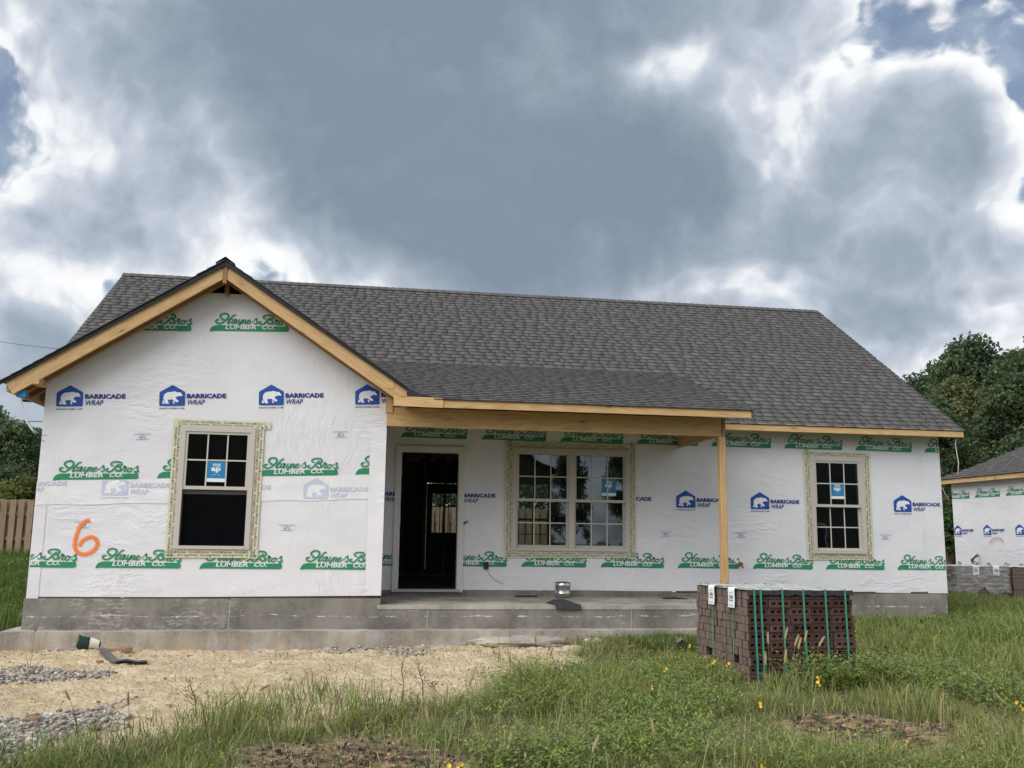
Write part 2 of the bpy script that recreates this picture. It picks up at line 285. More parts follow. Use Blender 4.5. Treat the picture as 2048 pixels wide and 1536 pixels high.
# ------------------------------------------------------------------ mesh helpers
class MB:
    def __init__(s): s.v = []; s.f = []; s.m = []
    def add(s, vs, fs, mi=0):
        o = len(s.v); s.v += [tuple(map(float, q)) for q in vs]; s.f += [tuple(i+o for i in f) for f in fs]; s.m += [mi]*len(fs); return s
    def box(s, x0, x1, y0, y1, z0, z1, mi=0):
        return s.add([(x0, y0, z0), (x1, y0, z0), (x1, y1, z0), (x0, y1, z0), (x0, y0, z1), (x1, y0, z1), (x1, y1, z1), (x0, y1, z1)],
              [(0, 3, 2, 1), (4, 5, 6, 7), (0, 1, 5, 4), (1, 2, 6, 5), (2, 3, 7, 6), (3, 0, 4, 7)], mi)
    def hexa(s, c8, mi=0): return s.add(c8, [(0, 3, 2, 1), (4, 5, 6, 7), (0, 1, 5, 4), (1, 2, 6, 5), (2, 3, 7, 6), (3, 0, 4, 7)], mi)
    def prism(s, poly, y0, y1, mi=0):           # polygon in XZ pushed along Y
        n = len(poly); vs = [(x, y0, z) for x, z in poly]+[(x, y1, z) for x, z in poly]
        return s.add(vs, [tuple(range(n)), tuple(range(2*n-1, n-1, -1))]+[(i, i+n, (i+1) % n+n, (i+1) % n) for i in range(n)], mi)
    def tube(s, pts, r, n=6, mi=0, cap=True):
        pts = [Vector(p_) for p_ in pts]; rs = r if isinstance(r, (list, tuple)) else [r]*len(pts); vs = []; fs = []
        ref = Vector((0.31, 0.77, 0.55))
        for i, p_ in enumerate(pts):
            t = (pts[min(i+1, len(pts)-1)]-pts[max(i-1, 0)]).normalized(); a = t.cross(ref); a = a.normalized() if a.length > 1e-4 else t.orthogonal().normalized(); b = t.cross(a)
            for k in range(n):
                an = 2*math.pi*k/n; vs.append(p_+(a*math.cos(an)+b*math.sin(an))*rs[i])
        for i in range(len(pts)-1):
            for k in range(n): fs.append((i*n+k, i*n+(k+1) % n, (i+1)*n+(k+1) % n, (i+1)*n+k))
        if cap: fs += [tuple(range(n-1, -1, -1)), tuple(range((len(pts)-1)*n, len(pts)*n))]
        return s.add(vs, fs, mi)
    def lathe(s, prof, n=20, c=(0, 0, 0), mi=0):
        vs = []; fs = []
        for r, z in prof:
            for k in range(n): an = 2*math.pi*k/n; vs.append((c[0]+r*math.cos(an), c[1]+r*math.sin(an), c[2]+z))
        for i in range(len(prof)-1):
            for k in range(n): fs.append((i*n+k, i*n+(k+1) % n, (i+1)*n+(k+1) % n, (i+1)*n+k))
        return s.add(vs, fs, mi)
    def mesh(s, name='mesh'):
        me = bpy.data.meshes.new(name); me.from_pydata(s.v, [], s.f)
        if any(s.m): me.polygons.foreach_set('material_index', s.m)
        me.update(); return me
def mats_on(me, mats):
    for m_ in (mats if isinstance(mats, (list, tuple)) else [mats]): me.materials.append(m_)
    return me
def put(name, me, parent=None, loc=None, rot=None, smooth=False):
    o = bpy.data.objects.new(name, me); COL.objects.link(o)
    if parent is not None: o.parent = parent
    if loc is not None: o.location = loc
    if rot is not None:
        if hasattr(rot, 'to_euler'): o.rotation_euler = rot.to_euler()
        else: o.rotation_euler = rot
    if smooth: me.polygons.foreach_set('use_smooth', [True]*len(me.polygons))
    return o
def wput(name, mb, mats, parent, smooth=False):
    """mesh given in world coordinates, placed under a thing (parents are never rotated or scaled when this is used)"""
    me = mats_on(mb.mesh(name) if isinstance(mb, MB) else mb, mats)
    o = put(name, me, parent, smooth=smooth); p_ = parent; off = Vector((0, 0, 0))
    while p_ is not None: off += p_.location; p_ = p_.parent
    o.location = -off; return o
def thing(name, label, cat, loc=(0, 0, 0), rotz=0.0, group=None):
    o = bpy.data.objects.new(name, None); COL.objects.link(o); o.location = loc; o.rotation_euler = (0, 0, rotz); o.empty_display_size = 0.2
    return tag(o, label, cat, group)
def tag(o, label, cat, group=None):
    o['label'] = label; o['category'] = cat
    if group: o['group'] = group
    return o
def struct(o): o['kind'] = 'structure'; return o
def stuff(o, label=None, cat=None):
    o['kind'] = 'stuff'
    if label: o['label'] = label
    if cat: o['category'] = cat
    return o
def board(name, a, b, w, t, mats, parent, up=(0, 0, 1), bevel=0.003):
    """board from a to b (world), w across (towards up), t thick; grain along its local X"""
    a, b = Vector(a), Vector(b); x = (b-a); L = x.length; x.normalize(); up = Vector(up); z = (up-x*up.dot(x)).normalized(); y = z.cross(x)
    mb = MB().box(-L/2, L/2, -t/2, t/2, -w/2, w/2); me = mats_on(mb.mesh(name), mats)
    if bevel:
        bm = bmesh.new(); bm.from_mesh(me); bmesh.ops.bevel(bm, geom=bm.edges[:], offset=bevel, segments=1, affect='EDGES'); bm.to_mesh(me); bm.free()
    o = bpy.data.objects.new(name, me); COL.objects.link(o); M = Matrix((x, y, z)).transposed(); o.rotation_euler = M.to_euler(); o.parent = parent
    p_ = parent; off = Vector((0, 0, 0))
    while p_ is not None: off += p_.location; p_ = p_.parent
    o.location = (a+b)/2-off; return o
def arr_mesh(name, V, Fq=None, Ft=None, colors=None, vcolors=None):
    """numpy verts + quad/tri faces, optional vertex colours in attribute Col"""
    me = bpy.data.meshes.new(name); V = np.asarray(V, np.float32); nq = 0 if Fq is None else len(Fq); nt = 0 if Ft is None else len(Ft)
    me.vertices.add(len(V)); me.vertices.foreach_set('co', V.ravel())
    idx = np.concatenate([np.asarray(x_, np.int32).ravel() for x_ in (Fq, Ft) if x_ is not None]); me.loops.add(len(idx)); me.loops.foreach_set('vertex_index', idx)
    st = np.concatenate([np.arange(nq)*4, nq*4+np.arange(nt)*3]).astype(np.int32); me.polygons.add(nq+nt); me.polygons.foreach_set('loop_start', st)
    if vcolors is not None:
        at = me.attributes.new('Col', 'FLOAT_COLOR', 'POINT'); c = np.ones((len(V), 4), np.float32); c[:, :3] = vcolors; at.data.foreach_set('color', c.ravel())
    me.update(calc_edges=True); me.validate(); return me
# value noise for geometry
_P = np.random.default_rng(3).random((256, 256))
def vnoise(x, y, sc=1.0, oct_=4, rough=0.5):
    x = np.asarray(x, float)*sc; y = np.asarray(y, float)*sc; out = 0; a = 1.0; tot = 0
    for k in range(oct_):
        xi = np.floor(x).astype(int); yi = np.floor(y).astype(int); fx = x-xi; fy = y-yi; fx = fx*fx*(3-2*fx); fy = fy*fy*(3-2*fy)
        g = lambda i, j: _P[(xi+i) & 255, (yi+j) & 255]
        out = out+a*((g(0, 0)*(1-fx)+g(1, 0)*fx)*(1-fy)+(g(0, 1)*(1-fx)+g(1, 1)*fx)*fy); tot += a; a *= rough; x = x*2+17.3; y = y*2+9.1
    return out/tot
def sstep(x, a, b): t = np.clip((x-a)/(b-a), 0, 1); return t*t*(3-2*t)
# ------------------------------------------------------------------ ground
def ground_z0(x, y):
    x = np.asarray(x, float); y = np.asarray(y, float)
    z = -0.93 - 0.10*sstep(-y, 3.0, 9.0)
    z = z + 0.09*sstep(x, 3.0, 7.0)*sstep(y, -6, -1) - 0.12*sstep(x, 8.5, 12)*sstep(y, -2, 4)
    z = z + 0.05*sstep(x, -3.5, 0.5)*sstep(y, -5.0, -2.4)
    z = z + 0.32*sstep(y, 4, 12)*(1-sstep(x, 4, 9))
    z = z + 0.20*sstep(-x, 7.0, 9.5)*sstep(y, -4, 3)
    return z + 0.05*(vnoise(x+50, y+50, 0.6, 3)-0.5)
def pip(px, py, poly):
    c = np.zeros(np.shape(px), bool); n = len(poly); j = n-1
    for i in range(n):
        (xi, yi), (xj, yj) = poly[i], poly[j]
        with np.errstate(divide='ignore', invalid='ignore'): hit = ((yi > py) != (yj > py)) & (px < (xj-xi)*(py-yi)/(yj-yi)+xi)
        c ^= hit; j = i
    return c
def gxy(pts): return [tuple(at_z(u, v, -0.97)[:2]) for u, v in pts]
DIRT = gxy([(-120, 1296), (200, 1286), (560, 1286), (1010, 1276), (1200, 1284), (1190, 1312), (1130, 1342), (1010, 1372), (930, 1412), (800, 1420), (690, 1448), (560, 1456), (500, 1430), (430, 1448), (330, 1468), (240, 1486), (110, 1496), (60, 1530), (-120, 1540)])
BARE1 = gxy([(455, 1550), (470, 1500), (560, 1482), (700, 1470), (860, 1474), (890, 1510), (860, 1550)])
BARE2 = gxy([(1555, 1438), (1640, 1418), (1800, 1428), (1930, 1440), (1930, 1478), (1830, 1500), (1700, 1476), (1570, 1452)])
BARE3 = gxy([(1740, 1255), (1830, 1250), (1860, 1262), (1800, 1272), (1730, 1266)])
def soft_mask(x, y, poly, rad=0.16):
    wx = x+(vnoise(x+3, y+8, 2.2, 4)-0.5)*0.7; wy = y+(vnoise(x+31, y+18, 2.2, 4)-0.5)*0.7; s = np.zeros(np.shape(x))
    for k in range(8): s = s+pip(wx+rad*math.cos(k*math.pi/4), wy+rad*math.sin(k*math.pi/4), poly)
    return s/8
def dirt_mask(x, y): return np.maximum.reduce([soft_mask(x, y, DIRT), soft_mask(x, y, BARE1, 0.12), soft_mask(x, y, BARE2, 0.12), soft_mask(x, y, BARE3, 0.12)])
def ground_z(x, y, dm=None):
    z = ground_z0(x, y); dm = dirt_mask(x, y) if dm is None else dm
    rut = 0.05*np.maximum(0, vnoise(np.asarray(x)*0.5+5, np.asarray(y)*1.8, 2.0, 3)-0.45)
    return z + dm*(0.075*(vnoise(x, np.asarray(y)*1.4, 11.0, 3, 0.7)-0.5)+rut*1.2) + (1-dm)*0.03*(vnoise(x, y, 4.0, 2)-0.5)
def build_ground():
    def axis(a, b, st, lo, hi):
        core = np.arange(a, b+1e-6, st); g = [core]; lft = []; d_, x_ = st, a
        while x_ > lo: d_ *= 1.22; x_ -= d_; lft.append(x_)
        rgt = []; d_, x_ = st, core[-1]
        while x_ < hi: d_ *= 1.22; x_ += d_; rgt.append(x_)
        return np.array(lft[::-1]+list(core)+rgt)
    xs = axis(-7.4, 3.2, 0.028, -600, 600); ys = axis(-8.6, -1.2, 0.028, -600, 900)
    X, Y = np.meshgrid(xs, ys); dm = dirt_mask(X, Y); Z = ground_z(X, Y, dm)
    far = np.sqrt((X)**2+(Y)**2); Z = Z + sstep(far, 60, 300)*-1.5
    V = np.stack([X, Y, Z], -1).reshape(-1, 3); ny, nx = X.shape; i = np.arange(nx*(ny-1)).reshape(ny-1, nx)[:, :-1].ravel()
    Fq = np.stack([i, i+1, i+nx+1, i+nx], -1)
    b2 = np.maximum(soft_mask(X, Y, BARE1, 0.12), soft_mask(X, Y, BARE2, 0.12))
    gv = np.zeros(X.shape)
    for poly in GRAVEL: gv = np.maximum(gv, soft_mask(X, Y, poly, 0.1))
    col = np.stack([dm, gv*dm, b2], -1).reshape(-1, 3)
    me = arr_mesh('ground', V, Fq, vcolors=col); me.polygons.foreach_set('use_smooth', [True]*len(me.polygons))
    def fn(T, b):
        a = T.node('ShaderNodeAttribute', attribute_name='Col').outputs['Color']; s = T.node('ShaderNodeSeparateColor'); T.l.new(a, s.inputs[0]); pos = world_pos(T)
        n = T.noise(pos, 3.0, 7, 0.65); f = T.noise(pos, 40, 5, 0.7); cl = T.voronoi(pos, 22, rnd=1.0)
        tan = T.mix(T.remap(n, 0.3, 0.7), (0.50, 0.375, 0.225), (0.68, 0.565, 0.39)); tan = T.mix(T.remap(f, 0.45, 0.8, 0, 0.6), tan, (0.78, 0.69, 0.53)); st = T.noise(T.mapping(pos, (6, 26, 6), (0, 0, 0.15)), 1.0, 6, 0.7); tan = T.mix(T.remap(st, 0.5, 0.72, 0, 0.65), tan, (0.33, 0.225, 0.125)); tan = T.mix(T.remap(T.noise(pos, 1.3, 5, 0.6), 0.50, 0.70, 0, 0.55), tan, (0.40, 0.345, 0.265)); tan = T.mix(T.remap(T.noise(T.mapping(pos, (0.5, 3.0, 1), (0, 0, 0.12)), 2.2, 6, 0.7), 0.54, 0.70, 0, 0.6), tan, (0.30, 0.205, 0.12))  # dark-brown streaks put the shade between soil ridges into the colour
        soil = T.mix(n, (0.085, 0.075, 0.040), (0.14, 0.125, 0.065)); soil = T.mix(T.remap(f, 0.42, 0.62), soil, (0.12, 0.145, 0.05))
        c = T.mix(T.remap(s.outputs[0], 0.25, 0.7), soil, tan); c = T.mix(T.math('MULTIPLY', s.outputs[1], 0.6), c, (0.30, 0.27, 0.235))
        bare = T.mix(T.remap(T.noise(T.mapping(pos, (1, 2.2, 1)), 5, 6, 0.72), 0.40, 0.55), (0.40, 0.26, 0.145), (0.045, 0.038, 0.033)); c = T.mix(T.math('MULTIPLY', s.outputs[2], 0.95), c, bare)
        T.put(b.inputs['Base Color'], c); b.inputs['Roughness'].default_value = 0.95; b.inputs['Specular IOR Level'].default_value = 0.15
        h = T.math('ADD', f, T.math('MULTIPLY', cl, -0.8)); T.put(b.inputs['Normal'], T.bump(h, 1.0, 0.03))
    mats_on(me, mat('ground_soil', fn)); struct(put('ground', me))
GRAVEL = [gxy([(-60, 1440), (60, 1440), (130, 1424), (200, 1412), (245, 1420), (235, 1452), (120, 1470), (60, 1500), (20, 1530), (-60, 1530)]),
          gxy([(-60, 1352), (60, 1346), (150, 1352), (185, 1362), (120, 1372), (20, 1374), (-60, 1370)]),
          gxy([(560, 1302), (700, 1297), (860, 1293), (1010, 1288), (1030, 1298), (880, 1306), (700, 1314)]), gxy([(60, 1302), (150, 1298), (160, 1306), (80, 1312)]),
          gxy([(760, 1312), (860, 1308), (850, 1322), (770, 1324)])]
build_ground()
# ------------------------------------------------------------------ lettering and logos (flat print; X right, Z up, metres)
def text2d(body, bold=0.0):
    cu = bpy.data.curves.new('t', 'FONT'); cu.body = body; cu.size = 1.0; cu.resolution_u = 2; cu.offset = bold; cu.fill_mode = 'FRONT'
    o = bpy.data.objects.new('t', cu); COL.objects.link(o); dg = bpy.context.evaluated_depsgraph_get(); me = bpy.data.meshes.new_from_object(o.evaluated_get(dg))
    V = np.array([v.co[:2] for v in me.vertices]); Fs = [tuple(p_.vertices) for p_ in me.polygons]
    bpy.data.objects.remove(o); bpy.data.curves.remove(cu); bpy.data.meshes.remove(me); V = V-V.min(0); return V/V.max(0), Fs
_TC = {}
def fit_text(body, x0, x1, z0, z1, bold=0.0, shear=0.0):
    if (body, bold) not in _TC: _TC[(body, bold)] = text2d(body, bold)
    V, Fs = _TC[(body, bold)]; sh = shear*(z1-z0); P_ = np.empty((len(V), 2)); P_[:, 0] = x0+V[:, 0]*(x1-x0-sh)+V[:, 1]*sh; P_[:, 1] = z0+V[:, 1]*(z1-z0); return P_, Fs
def crom(pts, k=5):
    P_ = [np.array(p_, float) for p_ in pts]; P_ = [2*P_[0]-P_[1]]+P_+[2*P_[-1]-P_[-2]]; out = []
    for i in range(1, len(P_)-2):
        for j in range(k):
            t = j/k; a, b, c, d = P_[i-1:i+3]; out.append(0.5*((2*b)+(-a+c)*t+(2*a-5*b+4*c-d)*t*t+(-a+3*b-3*c+d)*t**3))
    out.append(P_[-2]); return np.array(out)
def ribbon(pts, k=5):
    """pts: (x, z, width); returns verts, faces of a smooth stroke with rounded ends"""
    C_ = crom(pts, k); d = np.gradient(C_[:, :2], axis=0); d /= np.linalg.norm(d, axis=1)[:, None]+1e-9; n = np.stack([-d[:, 1], d[:, 0]], -1); w = C_[:, 2:3]/2
    A = C_[:, :2]+n*w; B = C_[:, :2]-n*w; m_ = len(A); V = list(A)+list(B); Fs = [(i, i+1, m_+i+1, m_+i) for i in range(m_-1)]
    for e, sg in ((0, -1), (m_-1, 1)):
        c = C_[e, :2]; base = len(V); V.append(c); ring = []
        for q in range(5): an = -math.pi/2+math.pi*q/4; ring.append(len(V)); V.append(c+(d[e]*sg*math.cos(an)+n[e]*math.sin(an))*w[e])
        Fs += [(base, ring[q], ring[q+1]) for q in range(4)]
    return np.array(V), Fs
def px7(pts):  # coordinates read from the enlarged logo (1776 px per metre, print tilt removed)
    out = []
    for q in pts:
        x, y = q[0], q[1]+0.042*(q[0]-65); out.append(((x-65)/1776, (624-y)/1776)+((q[2]*0.80/1776,) if len(q) > 2 else ()))
    return out
SCRIPT = [
 [(345,318,34),(296,296,44),(292,250,50),(340,208,44),(400,198,44),(452,214,52),(470,258,52),(446,312,50),(404,352,44),(345,405,40),(275,432,40),(212,414,46),(194,376,48),(236,346,44),(262,352,26)],
 [(318,352,22),(352,340,28),(420,338,30),(500,330,28),(560,318,24)],
 [(614,220,40),(574,234,40),(536,276,40),(500,330,44),(464,386,46),(452,414,44),(486,416,30),(530,388,18)],
 [(650,322,32),(606,322,32),(562,356,36),(540,402,38),(572,410,30),(618,374,26),(652,326,34),(622,372,34),(606,410,34),(634,412,24),(676,378,16)],
 [(716,318,34),(690,360,36),(676,402,36),(708,408,28),(752,368,24),(786,318,36),(752,374,36),(716,430,36),(692,470,36)],
 [(800,318,30),(786,352,36),(764,410,36)], [(776,384,18),(822,330,24),(850,324,34),(838,364,36),(820,404,36),(850,408,24),(884,380,16)],
 [(890,376,16),(938,346,22),(940,320,28),(904,330,32),(876,376,36),(886,408,34),(932,400,24),(986,358,16)],
 [(986,372,16),(1040,316,22),(1086,276,36),(1080,314,40),(1100,354,42),(1084,396,38),(1044,406,30),(1032,386,22)],
 [(1290,276,26),(1244,268,40),(1234,232,42),(1282,198,40),(1350,190,42),(1424,198,46),(1456,232,46),(1438,272,42),(1392,296,34),(1352,300,22)],
 [(1404,244,32),(1360,272,44),(1308,330,48),(1258,382,42),(1202,408,38),(1152,396,42),(1142,362,42),(1180,344,36)],
 [(1376,298,26),(1422,314,42),(1432,352,46),(1400,388,40),(1350,390,38),(1334,366,32),(1360,356,20)],
 [(1438,398,26),(1486,330,26),(1524,272,36),(1514,308,34),(1552,304,40),(1530,344,36),(1506,388,36),(1532,402,26),(1572,376,16)],
 [(1640,316,30),(1596,332,36),(1574,374,38),(1592,402,36),(1636,392,32),(1662,350,34),(1640,316,28),(1690,330,16)],
 [(1690,340,18),(1742,310,22),(1788,274,36),(1776,312,38),(1790,352,40),(1770,392,38),(1722,398,30),(1706,380,22)],
 [(1738,392,30),(1758,420,60),(1764,452,70)], [(1800,384,40),(1806,386,40)]]
BANNER = px7([(65,626),(72,580),(92,540),(128,504),(176,482),(236,472),(600,462),(1100,452),(1500,444),(1720,438),(1768,444),(1800,470),(1806,508),(1788,538),(1748,552),(1300,566),(800,582),(400,594),(180,602),(110,610)])
def px8(pts): return [((x-100)/2050, (686-y)/2050) for x, y in pts]
HBOX = px8([(100,660),(100,352),(116,326),(398,158),(414,152),(430,158),(712,320),(726,346),(726,660),(716,678),(698,686),(128,686),(108,678)])
BEAR = [px8([(668,424),(660,440),(640,444),(616,436),(580,437),(540,450),(508,468),(492,494),(536,530),(568,560),(562,592),(532,596),(470,572),(428,538),(410,512),(380,526),(334,534),(314,518),(312,562),(322,602),(348,634),(276,640),(252,622),(226,566),(204,520),(198,474),(206,428),(236,376),(300,338),(380,331),(432,326),(462,314),(488,318),(522,336),(600,346),(612,338),(620,354),(642,386)]),
        px8([(196,532),(216,572),(240,630),(178,631),(178,598)]), px8([(426,566),(470,584),(468,604),(486,630),(454,632),(432,608)])]
def print_mesh(name, items):
    """items: (verts2d, faces, material index, layer); every layer 0.25 mm proud of the one below"""
    V = []; Fs = []; mi = []
    for k, (v, f, m_, ly) in enumerate(items):
        o = len(V); yy = -0.00025*ly; V += [(float(q[0]), yy, float(q[1])) for q in v]; Fs += [tuple(i+o for i in g) for g in f]; mi += [m_]*len(f)
    me = bpy.data.meshes.new(name); me.from_pydata(V, [], Fs); me.polygons.foreach_set('material_index', mi); me.update()
    bm = bmesh.new(); bm.from_mesh(me); bmesh.ops.triangulate(bm, faces=[f for f in bm.faces if len(f.verts) > 4])
    for f in bm.faces:
        f.normal_update()
        if f.normal.y > 0: f.normal_flip()
    bm.to_mesh(me); bm.free(); return me
def poly(p_): return (p_, [tuple(range(len(p_)))])
def make_prints():
    it = [(*poly(BANNER), 0, 0)]
    for k, s in enumerate(SCRIPT): it.append((*ribbon(px7(s)), 0, 0.6+0.15*k))
    x0, z0 = px7([(402, 570)])[0]; x1, z1 = px7([(1104, 478)])[0]
    it.append((*fit_text('LUMBER', x0, x1, 0.028, 0.078, 0.022, 0.22), 1, 2)); x0 = px7([(1200, 0)])[0][0]; x1 = px7([(1500, 0)])[0][0]
    it.append((*fit_text('CO.', x0, x1, 0.028, 0.078, 0.022, 0.22), 1, 2)); P_ = {}
    P_['haynes'] = mats_on(print_mesh('lumber_company_print', it), [GREEN, PRINTWHITE])
    def bear_items(): return [(*poly(HBOX), 0, 0)]+[(*poly(b), 1, 1.0+0.1*k) for k, b in enumerate(BEAR)]+[
        (*fit_text('BARRICADE', 0.327, 0.802, 0.0925, 0.151, 0.045), 2, 0), (*fit_text('WRAP', 0.325, 0.549, 0.012, 0.075, 0.012, 0.22), 2, 0), (*fit_text('BARRICADEBP.COM', 0.002, 0.300, -0.040, -0.024, 0.02), 2, 0)]
    P_['bear'] = mats_on(print_mesh('wrap_brand_print', bear_items()), [BLUE, PRINTWHITE, NAVY]); P_['bear_pale'] = mats_on(print_mesh('wrap_brand_print_under_sheet', bear_items()), [PALEBLUE, PALEWHITE, PALEBLUE])
    ln = [('Barricade Building Products', 0, 0.19, 0.062, 0.074), ('Doswell, VA', 0.055, 0.135, 0.040, 0.052), ('888-1107', 0.055, 0.14, 0.018, 0.030), ('www.barricadebp.com', 0.02, 0.17, -0.004, 0.008)]
    P_['small'] = mats_on(print_mesh('small_print', [(*fit_text(t, a, b, c, d, 0.03), 0, 0) for t, a, b, c, d in ln]), [BLUE])
    return P_
PRINTS = make_prints()
def clip_mesh(me, planes):
    """keep the side the plane normal points away from; planes: (co, no) in the print's own axes"""
    m2 = me.copy(); bm = bmesh.new(); bm.from_mesh(m2)
    for co, no in planes:
        if not bm.faces: break
        bmesh.ops.bisect_plane(bm, geom=bm.verts[:]+bm.edges[:]+bm.faces[:], plane_co=co, plane_no=no, clear_outer=True)
    n = len(bm.faces); bm.to_mesh(m2); bm.free()
    if n == 0: bpy.data.meshes.remove(m2); return None
    return m2
def bbox(me): co = np.array([v.co for v in me.vertices]); return co.min(0), co.max(0)
_BB = {}
def place_print(key, x, z, tilt, yface, parent, rect, holes=(), extra=(), name=None):
    """print at (x, z) on a wall facing -Y; cut at the wall edge and at openings (all in wall x/z)"""
    me = PRINTS[key]
    if key not in _BB: _BB[key] = bbox(me)
    lo, hi = _BB[key]; ct, st = math.cos(tilt), math.sin(tilt)
    def loc(px, pz): dx, dz = px-x, pz-z; return Vector((dx*ct+dz*st, 0, -dx*st+dz*ct))
    def ldir(nx, nz): return Vector((nx*ct+nz*st, 0, -nx*st+nz*ct))
    def pl(px, pz, nx, nz): return (loc(px, pz), ldir(nx, nz))
    X0, X1, Z0, Z1 = x+lo[0], x+hi[0], z+lo[2]-0.03, z+hi[2]+0.06
    if X1 < rect[0] or X0 > rect[1] or Z1 < rect[2] or Z0 > rect[3]: return
    base = []
    if X0 < rect[0]: base.append(pl(rect[0], 0, -1, 0))
    if X1 > rect[1]: base.append(pl(rect[1], 0, 1, 0))
    if Z0 < rect[2]: base.append(pl(0, rect[2], 0, -1))
    if Z1 > rect[3]: base.append(pl(0, rect[3], 0, 1))
    for e in extra: base.append(pl(*e))
    sets = [base]
    for (hx0, hx1, hz0, hz1) in holes:
        if X1 < hx0 or X0 > hx1 or Z1 < hz0 or Z0 > hz1: continue
        new = []
        for b in sets:
            if X0 < hx0: new.append(b+[pl(hx0, 0, 1, 0)])
            if X1 > hx1: new.append(b+[pl(hx1, 0, -1, 0)])
            mid = b+[pl(hx0, 0, -1, 0), pl(hx1, 0, 1, 0)]
            if Z1 > hz1: new.append(mid+[pl(0, hz1, 0, -1)])
            if Z0 < hz0: new.append(mid+[pl(0, hz0, 0, 1)])
        sets = new
    for b in sets:
        m2 = clip_mesh(me, b) if b else me
        if m2 is None: continue
        o = put(name or me.name.split('.')[0], m2, parent); o.rotation_euler = (0, -tilt, 0)
        off = Vector((0, 0, 0)); p_ = parent
        while p_ is not None: off += p_.location; p_ = p_.parent
        o.location = Vector((x, yface, z))-off
# ------------------------------------------------------------------ wall builders
def wall_pieces(mb, x0, x1, z0, z1, y0, y1, holes):
    xs = sorted({x0, x1, *[h[0] for h in holes], *[h[1] for h in holes]})
    for a, b in zip(xs[:-1], xs[1:]):
        hs = sorted([(h[2], h[3]) for h in holes if h[0] < (a+b)/2 < h[1]]); z = z0
        for c, d in hs:
            if c > z: mb.box(a, b, y0, y1, z, c)
            z = d
        if z < z1: mb.box(a, b, y0, y1, z, z1)
def sheet(name, x0, x1, z0, ztop, yface, holes, parent, mats, st=0.05, zbot=None, amp=0.002):
    """wrap sheet: a fine grid that follows small sags; ztop/zbot may be functions of x"""
    zt = ztop if callable(ztop) else (lambda x: np.full_like(x, ztop)); zb = zbot if zbot else (lambda x: np.full_like(x, z0))
    xs = {round(v, 4) for v in np.linspace(x0, x1, max(2, int((x1-x0)/st)+1))}
    for h in holes: xs |= {round(h[0], 4), round(h[1], 4)}
    xs = np.array(sorted(xs)); zs = {round(v, 4) for v in np.linspace(0, 1, max(2, int(2.5/st)))}
    top, bot = zt(xs), zb(xs); zmax, zmin = top.max(), bot.min(); lv = {round(v, 4) for v in np.arange(zmin, zmax, st)} | {round(zmax, 4)}
    for h in holes: lv |= {round(h[2], 4), round(h[3], 4)}
    lv = np.array(sorted(lv)); X, Z = np.meshgrid(xs, lv); Z = np.clip(Z, bot[None, :], top[None, :])
    Yd = -amp*(vnoise(X*1.0+13*yface, Z*1.3+5, 1.5, 4, 0.55)-0.5)*2+0.0
    ridge = np.abs(vnoise(X*0.8+Z*1.6+40, Z*0.8-X*0.4+9, 4.0, 2)-0.5); Yd = Yd-0.0025*np.exp(-(ridge/0.05)**2)*(vnoise(X+9, Z+7, 0.9, 2) > 0.5)
    V = np.stack([X, yface+Yd, Z], -1); ny, nx = X.shape; fs = []
    for j in range(ny-1):
        for i in range(nx-1):
            cx, cz = (xs[i]+xs[i+1])/2, (lv[j]+lv[j+1])/2
            if any(h[0] < cx < h[1] and h[2] < cz < h[3] for h in holes): continue
            if Z[j, i] == Z[j+1, i] and Z[j, i+1] == Z[j+1, i+1]: continue
            fs.append((j*nx+i, j*nx+i+1, (j+1)*nx+i+1, (j+1)*nx+i))
    me = bpy.data.meshes.new(name); me.from_pydata(V.reshape(-1, 3).tolist(), [], fs); me.update(); o = wput(name, me, mats, parent, smooth=True); return o
